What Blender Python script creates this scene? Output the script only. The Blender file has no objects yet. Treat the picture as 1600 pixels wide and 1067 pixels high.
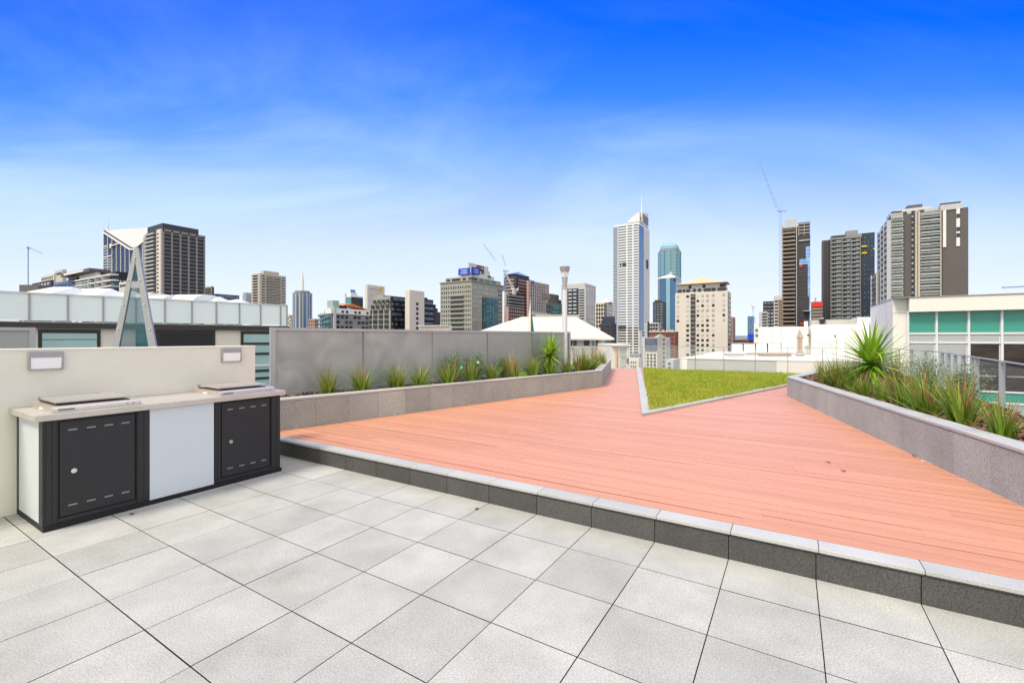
import bpy, math, random
import numpy as np
from mathutils import Vector, Matrix, noise as mnoise
R = math.radians
random.seed(7)
rng = np.random.default_rng(7)
scene = bpy.context.scene
COL = scene.collection

# ------------------------------------------------------------------ camera
EYE, HOR, CX, FPX = 1.52, 528.0, 800.0, 707.0
cam_d = bpy.data.cameras.new('camera')
cam = bpy.data.objects.new('camera', cam_d); COL.objects.link(cam)
cam.location = (0, 0, EYE); cam.rotation_euler = (R(90), 0, 0)
cam_d.sensor_width = 36; cam_d.lens = 36*FPX/1600
cam_d.shift_y = -(533.5-HOR)/1600
cam_d.clip_start = .05; cam_d.clip_end = 20000
scene.camera = cam

# ------------------------------------------------------------------ light
SUN_AZ, SUN_EL = 232, 56
w = bpy.data.worlds.new('World'); scene.world = w; w.use_nodes = True
nt = w.node_tree; nt.nodes.clear(); N = nt.nodes.new; L = nt.links.new
def mth(op, a, b=None, c=None, nt_=None):
    n = (nt_ or nt).nodes.new('ShaderNodeMath'); n.operation = op
    for i, v in enumerate((a, b, c)):
        if v is None: continue
        if isinstance(v, (int, float)): n.inputs[i].default_value = v
        else: (nt_ or nt).links.new(v, n.inputs[i])
    return n.outputs[0]
sky = N('ShaderNodeTexSky'); sky.sky_type = 'NISHITA'; sky.sun_disc = False
sky.sun_elevation = R(SUN_EL); sky.sun_rotation = R(SUN_AZ)
sky.air_density = 1.0; sky.dust_density = .6; sky.ozone_density = 2.0
hs = N('ShaderNodeHueSaturation'); hs.inputs['Saturation'].default_value = 1.55; hs.inputs['Value'].default_value = 1.0
L(sky.outputs[0], hs.inputs['Color'])
tc = N('ShaderNodeTexCoord'); sx = N('ShaderNodeSeparateXYZ'); L(tc.outputs['Generated'], sx.inputs[0])
zc = mth('MAXIMUM', sx.outputs[2], 0.0)
# deep blue overhead, milky towards the horizon
mr = N('ShaderNodeValToRGB')
cr = mr.color_ramp
stops = [(0.0, (4.35, 4.6, 4.95)), (.11, (3.9, 4.35, 5.15)), (.2, (3.3, 3.95, 5.35)), (.28, (2.25, 3.15, 5.5)), (.37, (1.15, 2.3, 5.5)), (.47, (.24, 1.25, 5.5)), (.57, (.0, .70, 5.3)), (.75, (.0, .42, 4.6))]
cr.elements[0].position = stops[0][0]; cr.elements[1].position = stops[-1][0]
for p, c in stops[1:-1]: cr.elements.new(p)
for e, (p, c) in zip(cr.elements, stops): e.color = (c[0]/8, c[1]/8, c[2]/8, 1)
# the blue deepens towards both sides as well as overhead (polarised sky)
xx = mth('MULTIPLY', sx.outputs[0], sx.outputs[0]); yy = mth('MULTIPLY', sx.outputs[1], sx.outputs[1]); zz2 = mth('MULTIPLY', zc, zc)
tel = mth('DIVIDE', zc, mth('SQRT', mth('ADD', mth('ADD', yy, zz2), mth('ADD', mth('MULTIPLY', xx, .05), .0001))))
L(tel, mr.inputs[0])
sc8 = N('ShaderNodeVectorMath'); sc8.operation = 'SCALE'; sc8.inputs[3].default_value = 8
L(mr.outputs[0], sc8.inputs[0])
mixs = N('ShaderNodeMix'); mixs.data_type = 'RGBA'; mixs.inputs[0].default_value = .97
L(hs.outputs[0], mixs.inputs[6]); L(sc8.outputs[0], mixs.inputs[7])
# thin wisps of cirrus
zd = mth('ADD', zc, .22)
cmb = N('ShaderNodeCombineXYZ')
L(mth('DIVIDE', sx.outputs[0], zd), cmb.inputs[0]); L(mth('DIVIDE', sx.outputs[1], zd), cmb.inputs[1])
mp = N('ShaderNodeMapping'); mp.inputs['Rotation'].default_value = (0, 0, R(-60)); mp.inputs['Scale'].default_value = (.45, 1.1, 1); mp.inputs['Location'].default_value = (.2, 1.1, 0)
L(cmb.outputs[0], mp.inputs[0])
nz = N('ShaderNodeTexNoise'); nz.inputs['Scale'].default_value = 1.15; nz.inputs['Detail'].default_value = 9; nz.inputs['Roughness'].default_value = .58; nz.inputs['Distortion'].default_value = 1.1
L(mp.outputs[0], nz.inputs['Vector'])
nz2 = N('ShaderNodeTexNoise'); nz2.inputs['Scale'].default_value = .45; nz2.inputs['Detail'].default_value = 2
L(mp.outputs[0], nz2.inputs['Vector'])
mm = N('ShaderNodeMapRange'); mm.inputs[1].default_value = .46; mm.inputs[2].default_value = .72; mm.inputs[3].default_value = 0; mm.inputs[4].default_value = .42
mm.interpolation_type = 'SMOOTHSTEP'
L(mth('ADD', mth('MULTIPLY', nz.outputs[0], .6), mth('MULTIPLY', nz2.outputs[0], .45)), mm.inputs[0])
zf = N('ShaderNodeMapRange'); zf.inputs[1].default_value = .66; zf.inputs[2].default_value = .3; zf.inputs[3].default_value = .08; zf.inputs[4].default_value = 1
L(zc, zf.inputs[0])
mixc = N('ShaderNodeMix'); mixc.data_type = 'RGBA'; mixc.inputs[7].default_value = (3.9, 5.0, 6.6, 1)
rt_ = N('ShaderNodeMapRange'); rt_.inputs[1].default_value = .1; rt_.inputs[2].default_value = .6; rt_.inputs[3].default_value = 1; rt_.inputs[4].default_value = .45
L(sx.outputs[0], rt_.inputs[0])
L(mth('MULTIPLY', mth('MULTIPLY', mm.outputs[0], zf.outputs[0]), rt_.outputs[0]), mixc.inputs[0]); L(mixs.outputs[2], mixc.inputs[6])
# white cloud added overhead and behind the viewer, unseen, to neutralise ambient light
def mrange(v, a, b, c=0.0, d=1.0):
    n = N('ShaderNodeMapRange'); n.interpolation_type = 'SMOOTHSTEP'; n.inputs[1].default_value = a; n.inputs[2].default_value = b; n.inputs[3].default_value = c; n.inputs[4].default_value = d; L(v, n.inputs[0]); return n.outputs[0]
fill_cloud = mth('MAXIMUM', mrange(zc, .66, .86), mrange(sx.outputs[1], .1, -.3))
fill_cloud = mth('MULTIPLY', fill_cloud, mrange(nz2.outputs[0], .2, .6, .75, 1.0))
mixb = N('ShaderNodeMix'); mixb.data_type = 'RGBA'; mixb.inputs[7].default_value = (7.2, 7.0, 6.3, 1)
L(fill_cloud, mixb.inputs[0]); L(mixc.outputs[2], mixb.inputs[6])
bg = N('ShaderNodeBackground'); bg.inputs[1].default_value = .13
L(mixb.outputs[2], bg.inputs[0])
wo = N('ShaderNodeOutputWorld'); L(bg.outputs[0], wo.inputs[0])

sd = bpy.data.lights.new('sun', 'SUN'); sd.energy = 2.0; sd.angle = R(13); sd.color = (1, .93, .82)
so = bpy.data.objects.new('sun', sd); COL.objects.link(so)
az, el = R(SUN_AZ), R(SUN_EL)
so.rotation_euler = Vector((math.sin(az)*math.cos(el), math.cos(az)*math.cos(el), math.sin(el))).to_track_quat('Z', 'Y').to_euler()
scene.view_settings.view_transform = 'Standard'; scene.view_settings.look = 'None'
scene.view_settings.exposure = .74; scene.view_settings.gamma = 1
scene.cycles.max_bounces = 6; scene.cycles.transparent_max_bounces = 12

# ------------------------------------------------------------------ helpers
def ray(px): return (px-CX)/FPX
def G(px, py, z=0.0):
    Y = (EYE-z)*FPX/(py-HOR); return (ray(px)*Y, Y)
def P(px, Y): return (ray(px)*Y, Y)
def Zat(py, Y): return EYE+(HOR-py)/FPX*Y
TH = 31.72
cT, sT = math.cos(R(TH)), math.sin(R(TH))
def uv(u, v): return (u*cT+v*sT, -u*sT+v*cT)          # terrace grid -> world
def toUV(x, y): return (x*cT-y*sT, x*sT+y*cT)

def tag(o, label=None, cat=None, group=None, kind=None):
    if label: o['label'] = label
    if cat: o['category'] = cat
    if group: o['group'] = group
    if kind: o['kind'] = kind
    return o
def empty(name, loc=(0, 0, 0), rz=0.0, label=None, cat=None, group=None):
    o = bpy.data.objects.new(name, None); COL.objects.link(o)
    o.location = loc; o.rotation_euler = (0, 0, rz); o.empty_display_size = .3
    return tag(o, label, cat, group)
def copy_tree(o, parent=None):
    c = o.copy(); COL.objects.link(c); c.parent = parent
    for ch in o.children: copy_tree(ch, c)
    return c

class MB:
    def __init__(s): s.v = []; s.f = []; s.m = []; s.mi = 0
    def add(s, vs, fs):
        n = len(s.v); s.v += [tuple(v) for v in vs]; s.f += [tuple(i+n for i in f) for f in fs]; s.m += [s.mi]*len(fs); return s
    def box(s, a, b, bev=0.0):
        x0, x1 = sorted((a[0], b[0])); y0, y1 = sorted((a[1], b[1])); z0, z1 = sorted((a[2], b[2]))
        if bev <= 0:
            return s.add([(x0,y0,z0),(x1,y0,z0),(x1,y1,z0),(x0,y1,z0),(x0,y0,z1),(x1,y0,z1),(x1,y1,z1),(x0,y1,z1)],
                  [(0,3,2,1),(4,5,6,7),(0,1,5,4),(1,2,6,5),(2,3,7,6),(3,0,4,7)])
        e = bev   # bevel on the top edge only
        return s.add([(x0,y0,z0),(x1,y0,z0),(x1,y1,z0),(x0,y1,z0),(x0,y0,z1-e),(x1,y0,z1-e),(x1,y1,z1-e),(x0,y1,z1-e),
                      (x0+e,y0+e,z1),(x1-e,y0+e,z1),(x1-e,y1-e,z1),(x0+e,y1-e,z1)],
              [(0,3,2,1),(0,1,5,4),(1,2,6,5),(2,3,7,6),(3,0,4,7),(4,5,9,8),(5,6,10,9),(6,7,11,10),(7,4,8,11),(8,9,10,11)])
    def prism(s, pts, z0, z1):
        n = len(pts)
        a = sum(pts[i][0]*pts[(i+1)%n][1]-pts[(i+1)%n][0]*pts[i][1] for i in range(n))
        if a < 0: pts = pts[::-1]
        vs = [(p[0], p[1], z0) for p in pts]+[(p[0], p[1], z1) for p in pts]
        return s.add(vs, [tuple(range(n))[::-1], tuple(range(n, 2*n))]+[(i, (i+1)%n, n+(i+1)%n, n+i) for i in range(n)])
    def cyl(s, a, b, r0, r1=None, n=12):
        r1 = r0 if r1 is None else r1
        a = Vector(a); b = Vector(b); d = (b-a).normalized()
        t = Vector((1, 0, 0)) if abs(d.x) < .9 else Vector((0, 1, 0))
        x = d.cross(t).normalized(); y = d.cross(x)
        vs = []
        for c, r in ((a, r0), (b, r1)):
            for i in range(n):
                q = 2*math.pi*i/n; vs.append(c+x*math.cos(q)*r+y*math.sin(q)*r)
        return s.add(vs, [tuple(range(n)), tuple(range(n, 2*n))[::-1]]+[(i, n+i, n+(i+1)%n, (i+1)%n) for i in range(n)])
    def bar(s, a, b, w, h=None):
        h = w if h is None else h
        a = Vector(a); b = Vector(b); d = (b-a).normalized()
        t = Vector((0, 0, 1)) if abs(d.z) < .9 else Vector((0, 1, 0))
        x = d.cross(t).normalized()*w/2; y = d.cross(x).normalized()*h/2
        vs = [a-x-y, a+x-y, a+x+y, a-x+y, b-x-y, b+x-y, b+x+y, b-x+y]
        return s.add(vs, [(0,1,2,3),(7,6,5,4),(0,4,5,1),(1,5,6,2),(2,6,7,3),(3,7,4,0)])
    def sides(s, f0, idx):      # faces that are not nearly level get material idx
        for k in range(f0, len(s.f)):
            a, b, c = (Vector(s.v[i]) for i in s.f[k][:3]); n = (b-a).cross(c-a)
            if n.length and abs(n.z)/n.length < .4: s.m[k] = idx
        return s
    def build(s, name, mats, parent=None, loc=None, smooth=False, bevel=0):
        me = bpy.data.meshes.new(name); me.from_pydata(s.v, [], s.f)
        if not isinstance(mats, (list, tuple)): mats = [mats]
        for m in mats: me.materials.append(m)
        if len(mats) > 1: me.polygons.foreach_set('material_index', s.m)
        if smooth: me.polygons.foreach_set('use_smooth', [True]*len(me.polygons))
        me.update()
        o = bpy.data.objects.new(name, me); COL.objects.link(o); o.parent = parent
        if loc: o.location = loc
        if bevel:
            bm = o.modifiers.new('bevel', 'BEVEL'); bm.width = bevel; bm.segments = 2; bm.limit_method = 'ANGLE'
        return o

# ------------------------------------------------------------------ materials
def mat(name, col, rough=.7, metal=0, var=0.0, vscale=2.0, rnd=0.0, spec=.4, bump=0, bscale=40, speck=0, sscale=260, stretch=None, obj=False, stain=0, stcol=(.05,.04,.03), coat=0):
    m = bpy.data.materials.new(name); m.use_nodes = True; t = m.node_tree; b = t.nodes['Principled BSDF']
    b.inputs['Roughness'].default_value = rough; b.inputs['Metallic'].default_value = metal
    b.inputs['Specular IOR Level'].default_value = spec
    b.inputs['Coat Weight'].default_value = coat
    n = t.nodes.new; l = t.links.new
    co = n('ShaderNodeTexCoord').outputs['Object'] if obj else n('ShaderNodeNewGeometry').outputs['Position']
    if stretch:
        mp = n('ShaderNodeMapping'); mp.inputs['Scale'].default_value = stretch; l(co, mp.inputs[0]); cs = mp.outputs[0]
    else: cs = co
    val = None
    def acc(v, o):
        return o if v is None else mth('MULTIPLY', v, o, nt_=t)
    def nmap(tex_out, amp, sharp=1.0):
        r = n('ShaderNodeMapRange'); r.inputs[1].default_value = .5-.25/sharp; r.inputs[2].default_value = .5+.25/sharp
        r.inputs[3].default_value = 1-amp; r.inputs[4].default_value = 1+amp; l(tex_out, r.inputs[0]); return r.outputs[0]
    if var:
        x = n('ShaderNodeTexNoise'); x.inputs['Scale'].default_value = vscale; x.inputs['Detail'].default_value = 6; x.inputs['Roughness'].default_value = .6
        l(cs, x.inputs['Vector']); val = acc(val, nmap(x.outputs[0], var))
    if speck:
        x = n('ShaderNodeTexNoise'); x.inputs['Scale'].default_value = sscale; x.inputs['Detail'].default_value = 3; x.inputs['Roughness'].default_value = .8
        l(co, x.inputs['Vector']); val = acc(val, nmap(x.outputs[0], speck, 1.4))
    if rnd:
        g = n('ShaderNodeNewGeometry'); oi = n('ShaderNodeObjectInfo')
        fr = mth('FRACT', mth('ADD', g.outputs['Random Per Island'], mth('MULTIPLY', oi.outputs['Random'], 7.31, nt_=t), nt_=t), nt_=t)
        val = acc(val, mth('ADD', mth('MULTIPLY', fr, 2*rnd, nt_=t), 1-rnd, nt_=t))
    base = n('ShaderNodeRGB'); base.outputs[0].default_value = (*col, 1); out = base.outputs[0]
    if stain:
        x = n('ShaderNodeTexNoise'); x.inputs['Scale'].default_value = .9; x.inputs['Detail'].default_value = 8; x.inputs['Roughness'].default_value = .65
        l(co, x.inputs['Vector']); r = n('ShaderNodeMapRange'); r.inputs[1].default_value = .55; r.inputs[2].default_value = .75; r.inputs[4].default_value = stain
        l(x.outputs[0], r.inputs[0]); mx = n('ShaderNodeMix'); mx.data_type = 'RGBA'; mx.inputs[7].default_value = (*stcol, 1)
        l(r.outputs[0], mx.inputs[0]); l(out, mx.inputs[6]); out = mx.outputs[2]
    if val is not None:
        vm = n('ShaderNodeVectorMath'); vm.operation = 'SCALE'; l(out, vm.inputs[0]); l(val, vm.inputs[3]); out = vm.outputs[0]
    l(out, b.inputs['Base Color'])
    if bump:
        x = n('ShaderNodeTexNoise'); x.inputs['Scale'].default_value = bscale; x.inputs['Detail'].default_value = 4; l(cs, x.inputs['Vector'])
        bp = n('ShaderNodeBump'); bp.inputs['Strength'].default_value = bump; bp.inputs['Distance'].default_value = .01
        l(x.outputs[0], bp.inputs['Height']); l(bp.outputs[0], b.inputs['Normal'])
    return m
def glassmat(name, tint, alpha, rough=.02):
    m = bpy.data.materials.new(name); m.use_nodes = True; t = m.node_tree; t.nodes.clear(); n = t.nodes.new; l = t.links.new
    tr = n('ShaderNodeBsdfTransparent'); tr.inputs[0].default_value = (1, 1, 1, 1)
    p = n('ShaderNodeBsdfPrincipled'); p.inputs['Base Color'].default_value = (*tint, 1); p.inputs['Roughness'].default_value = rough
    mx = n('ShaderNodeMixShader'); mx.inputs[0].default_value = alpha
    l(tr.outputs[0], mx.inputs[1]); l(p.outputs[0], mx.inputs[2]); o = n('ShaderNodeOutputMaterial'); l(mx.outputs[0], o.inputs[0]); return m

M = {}
M['tile'] = mat('granite_paving', (.395,.393,.36), .75, var=.16, vscale=2.6, rnd=.09, speck=.34, sscale=120, bump=.15, bscale=200, stain=.6, stcol=(.31,.27,.20))
M['grout_shade'] = mat('grout_joint_shade', (.02,.02,.019), .95)
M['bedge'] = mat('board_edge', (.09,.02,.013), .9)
M['riser'] = mat('dark_granite', (.072,.070,.067), .6, var=.2, vscale=3, rnd=.10, speck=.6, sscale=120, bump=.15, bscale=180)
M['panel'] = mat('planter_granite', (.35,.365,.335), .75, var=.14, vscale=2.2, rnd=.13, speck=.55, sscale=105, bump=.2, bscale=160, stain=.25, stcol=(.1,.09,.085))
M['coping'] = mat('pale_granite', (.42,.425,.41), .7, var=.10, vscale=2, rnd=.06, speck=.26, sscale=170)
M['board'] = mat('composite_decking', (.60,.272,.158), .42, var=.20, vscale=3.0, rnd=.06, spec=.6, stretch=(.4, 26, 1), obj=True, bump=.25, bscale=30, stain=.18, stcol=(.38,.17,.12))
M['gap'] = mat('deck_shadow_gap', (.05,.02,.015), .9)
M['render'] = mat('beige_render', (.72,.695,.60), .85, var=.09, vscale=1.6, bump=.25, bscale=90)
M['black'] = mat('black_powdercoat', (.022,.022,.024), .45, var=.12, vscale=6, bump=.05, bscale=300)
M['blackdeep'] = mat('black_rubber', (.008,.008,.008), .6)
M['whitepan'] = mat('pale_blue_laminate', (.60,.65,.68), .3, var=.02)
M['steel'] = mat('brushed_stainless', (.62,.58,.52), .34, metal=.75, var=.10, vscale=8, stretch=(1, 12, 1))
M['steeltop'] = mat('worn_stainless_bench', (.60,.56,.49), .42, metal=.55, var=.10, vscale=5, speck=.06)
M['chrome'] = mat('chrome_lock', (.8,.78,.74), .15, metal=1)
M['slot'] = mat('vent_slot_metal', (.24,.25,.26), .5, metal=.3)
M['grate'] = mat('scorched_hotplate', (.06,.045,.035), .5, metal=.4)
M['lframe'] = mat('light_grey_metal', (.36,.36,.37), .5, metal=.2)
M['diff'] = mat('opal_diffuser', (.88,.88,.87), .35)
M['galv'] = mat('galvanised_metal', (.40,.41,.42), .45, metal=.35, var=.06, vscale=8)
M['seam'] = mat('dull_grey_seam', (.24,.24,.24), .6)
M['post'] = mat('grey_powdercoat', (.34,.36,.38), .45, metal=.2)
M['soil'] = mat('potting_soil', (.07,.045,.032), .95, var=.3, vscale=20, bump=.6, bscale=60)
M['bark'] = mat('bark_chips', (.20,.098,.058), .9, rnd=.6)
M['white'] = mat('white_render', (.76,.73,.655), .8, var=.03, vscale=.4)
M['white2'] = mat('cream_render', (.72,.67,.58), .8, var=.04, vscale=.5)
M['conc'] = mat('pale_concrete', (.44,.44,.40), .85, var=.08, vscale=.6)
M['aluw'] = mat('white_aluminium', (.68,.69,.70), .4)
M['green'] = mat('sea_green_glass', (.045,.30,.23), .12, var=.04, vscale=.6)
M['frost'] = mat('frosted_glass', (.78,.87,.85), .35, var=.04, vscale=.5)
M['tealp'] = mat('pale_teal_glass', (.34,.51,.50), .15, var=.10, vscale=.8)
M['dkglass'] = mat('dark_window_glass', (.04,.032,.026), .08, var=.8, vscale=1.1, spec=.35, stretch=(1, 1, 3))  # strong brown noise in the colour stands in for reflections
M['blind'] = mat('venetian_blind', (.45,.47,.46), .5)
M['clear'] = glassmat('clear_glass', (.75,.85,.85), .07)
M['ateal'] = glassmat('blue_tinted_glass', (.03,.13,.17), .42)
M['fabric'] = mat('white_shade_fabric', (.72,.73,.72), .8, var=.04)
M['asphalt'] = mat('city_ground', (.10,.10,.095), .9, var=.3, vscale=.02)
M['hill'] = mat('far_hills', (.16,.20,.20), 1, var=.1, vscale=.002)
def perforated():
    m = bpy.data.materials.new('perforated_metal'); m.use_nodes = True; t = m.node_tree; t.nodes.clear(); n = t.nodes.new; l = t.links.new
    tr = n('ShaderNodeBsdfTransparent'); p = n('ShaderNodeBsdfPrincipled'); p.inputs['Roughness'].default_value = .45; p.inputs['Metallic'].default_value = .35
    tc = n('ShaderNodeTexCoord')
    x = n('ShaderNodeTexNoise'); x.inputs['Scale'].default_value = 1.5; x.inputs['Detail'].default_value = 1.5; x.inputs['Distortion'].default_value = 1.4
    l(tc.outputs['Object'], x.inputs[0])
    sp = n('ShaderNodeSeparateXYZ'); l(tc.outputs['Object'], sp.inputs[0])
    fade = n('ShaderNodeMapRange'); fade.inputs[1].default_value = -7.5; fade.inputs[2].default_value = -2.5; fade.inputs[3].default_value = 1; fade.inputs[4].default_value = .12
    l(sp.outputs[0], fade.inputs[0])
    r = n('ShaderNodeMapRange'); r.inputs[1].default_value = .3; r.inputs[2].default_value = .72; r.inputs[3].default_value = -.06; r.inputs[4].default_value = .12  # soft blotches in the colour stand in for moire and reflections
    l(x.outputs[0], r.inputs[0])
    v = mth('ADD', mth('MULTIPLY', r.outputs[0], fade.outputs[0], nt_=t), .40, nt_=t)
    cb = n('ShaderNodeCombineColor'); l(mth('MULTIPLY', v, .97, nt_=t), cb.inputs[0]); l(v, cb.inputs[1]); l(mth('MULTIPLY', v, .97, nt_=t), cb.inputs[2]); l(cb.outputs[0], p.inputs['Base Color'])
    mx = n('ShaderNodeMixShader'); mx.inputs[0].default_value = .86
    l(tr.outputs[0], mx.inputs[1]); l(p.outputs[0], mx.inputs[2]); o = n('ShaderNodeOutputMaterial'); l(mx.outputs[0], o.inputs[0]); return m
M['perf'] = perforated()
def leafmat(name, c1, c2, c3=None, rough=.45, trans=.25, pos=.5):
    m = bpy.data.materials.new(name); m.use_nodes = True; t = m.node_tree; n = t.nodes.new; l = t.links.new
    b = t.nodes['Principled BSDF']; b.inputs['Roughness'].default_value = rough; b.inputs['Specular IOR Level'].default_value = .3
    g = n('ShaderNodeNewGeometry'); oi = n('ShaderNodeObjectInfo')
    fr = mth('FRACT', mth('ADD', g.outputs['Random Per Island'], mth('MULTIPLY', oi.outputs['Random'], .37, nt_=t), nt_=t), nt_=t)
    r = n('ShaderNodeValToRGB'); e = r.color_ramp.elements; e[0].color = (*c1, 1); e[1].color = (*(c3 or c2), 1)
    if c3: k = e.new(pos); k.color = (*c2, 1)
    l(fr, r.inputs[0]); l(r.outputs[0], b.inputs['Base Color'])
    tl = n('ShaderNodeBsdfTranslucent'); l(r.outputs[0], tl.inputs[0]); mx = n('ShaderNodeMixShader'); mx.inputs[0].default_value = trans
    l(b.outputs[0], mx.inputs[1]); l(tl.outputs[0], mx.inputs[2]); l(mx.outputs[0], t.nodes['Material Output'].inputs[0]); return m
M['blade'] = leafmat('green_blades', (.07,.18,.012), (.17,.32,.025), (.46,.48,.09), pos=.6)
M['bladered'] = leafmat('reddish_blades', (.22,.24,.04), (.36,.22,.07), (.42,.17,.11), pos=.5)
M['yucca'] = leafmat('yucca_leaf', (.13,.30,.02), (.26,.46,.03), (.55,.66,.10), rough=.32, pos=.55)
M['shrub'] = leafmat('grey_green_leaf', (.11,.19,.08), (.20,.29,.14), (.33,.40,.22))
M['shruby'] = leafmat('yellow_green_leaf', (.14,.2,.03), (.27,.31,.06), (.4,.4,.1))
M['lime'] = leafmat('lime_leaf', (.2,.42,.02), (.32,.55,.04), (.4,.6,.08))
M['stem'] = mat('brown_stem', (.10,.07,.04), .9)
M['trunk'] = mat('yucca_trunk', (.16,.10,.06), .9, var=.3, vscale=30)

# ------------------------------------------------------------------ the ground far below, hills
gm = MB(); gm.add([(-9000,-3000,-35),(9000,-3000,-35),(9000,12000,-35),(-9000,12000,-35)], [(0,1,2,3)])
tag(gm.build('ground', M['asphalt']), kind='structure')
hm = MB(); pts = []
for i in range(121):
    x = -7500+125*i; h = 28+22*mnoise.noise(Vector((i*.13, 0, 0)))+8*mnoise.noise(Vector((i*.6, 3, 0)))
    pts.append((x, h))
vs = []; fs = []
for i, (x, h) in enumerate(pts): vs += [(x, 6500, -35), (x, 7200, h), (x, 9500, -35)]
for i in range(120): a = 3*i; fs += [(a, a+3, a+4, a+1), (a+1, a+4, a+5, a+2)]
hm.add(vs, fs); tag(hm.build('hills', M['hill'], smooth=True), kind='structure')

# ------------------------------------------------------------------ terrace
slab = MB()
slab.prism([(-12,-5),(8,-5),(5.2,2.6),(7.02,6.02),(11.1,11.5),(12.95,15.05),(4.6,20.42),(1.5,20.42),(1.2,13.4),(-5.5,6.6),(-12,4.2)], -.6, -.05)
tag(slab.build('terrace_slab', M['grout_shade']), kind='structure')

u_grid0, v_grid0, TS = -1.37, 2.0, .5
V_K, V_D, ZD = 3.417, 3.57, .20
tm = MB()
us = [u_grid0+TS*k for k in range(-10, 18)]; vs_ = [v_grid0+TS*k for k in range(-8, 3)]+[V_K+.02]
for i in range(len(us)-1):
    for j in range(len(vs_)-1):
        g = .0025; h = random.uniform(-.0008, .0008)
        tm.box((us[i]+g, vs_[j]+.0031, -.04), (us[i+1]-g, vs_[j+1]-.0031, h), bev=.0008)
tm.sides(0, 1)  # tile sides coloured near black: shade of the joints put into the colour
o = tm.build('paving', [M['tile'], M['grout_shade']]); o.rotation_euler = (0, 0, -R(TH)); tag(o, kind='structure')

km = MB(); km.mi = 0
for i in range(-9, 17):
    a = u_grid0+TS*i; g = .0025
    km.box((a+g, V_K+.012, 0), (a+TS-g, V_K+.05, .163), 0)
km.mi = 1
for i in range(-9, 17):
    a = u_grid0+TS*i+.015; g = .002
    km.box((a+g, V_K, .178), (a+TS-g, V_D-.004, ZD+.001), .002)
km.mi = 2
km.box((u_grid0-4.5, V_K+.035, .0), (u_grid0+8.5, V_D-.006, .177))
km.mi = 0
for i in range(-9, 17):
    a = u_grid0+TS*i+.015; km.box((a+.003, V_K+.002, .170), (a+TS-.003, V_K+.03, .1779))
o = km.build('step', [M['riser'], M['coping'], M['blackdeep']]); o.rotation_euler = (0, 0, -R(TH)); tag(o, kind='structure')

deck_poly = [(-3.62,6.5),(2.2,12.5),(3.85,18.75),(4.2,19.35),(5.5,19.35),(12.3,14.9),(10.2,12.5),(6.5,10.2),(3.55,1.7)]
dpu = [toUV(*p) for p in deck_poly]
dm = MB(); BW = .1445; v = V_D; k = 0
dm.prism([(a, max(b, V_D+.001)) for a, b in dpu], ZD-.09, ZD-.024); dm.m = [1]*len(dm.f); dm.mi = 0
while v < 21:
    vm = v+BW/2; xs = []
    for i in range(len(dpu)):
        (a0, b0), (a1, b1) = dpu[i], dpu[(i+1) % len(dpu)]
        if (b0 <= vm) != (b1 <= vm): xs.append(a0+(a1-a0)*(vm-b0)/(b1-b0))
    xs.sort()
    for q in range(0, len(xs)-1, 2):
        a, b = xs[q], xs[q+1]; c = a-random.uniform(0, 4.2)
        while c < b:
            e = c+random.choice((3.6, 4.2, 5.4)); lo, hi = max(a, c), min(b, e)
            if hi-lo > .02: gp = random.choice((.003, .004, .006)); dm.box((lo, v+gp, ZD-.023), (hi, v+BW-gp, ZD+random.uniform(-.0012, .0006)), .0012)
            c = e
    v += BW
dm.sides(0, 2)  # board sides coloured dark, so the shade in the gaps is painted
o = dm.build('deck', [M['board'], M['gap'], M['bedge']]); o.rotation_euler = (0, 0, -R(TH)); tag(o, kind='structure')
# pale threshold at the far end of the walkway
th = MB(); th.prism([(3.6,19.35),(6.4,19.35),(6.4,19.62),(3.6,19.62)], ZD-.05, ZD+.02)
tag(th.build('threshold', M['coping']), kind='structure')

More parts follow.
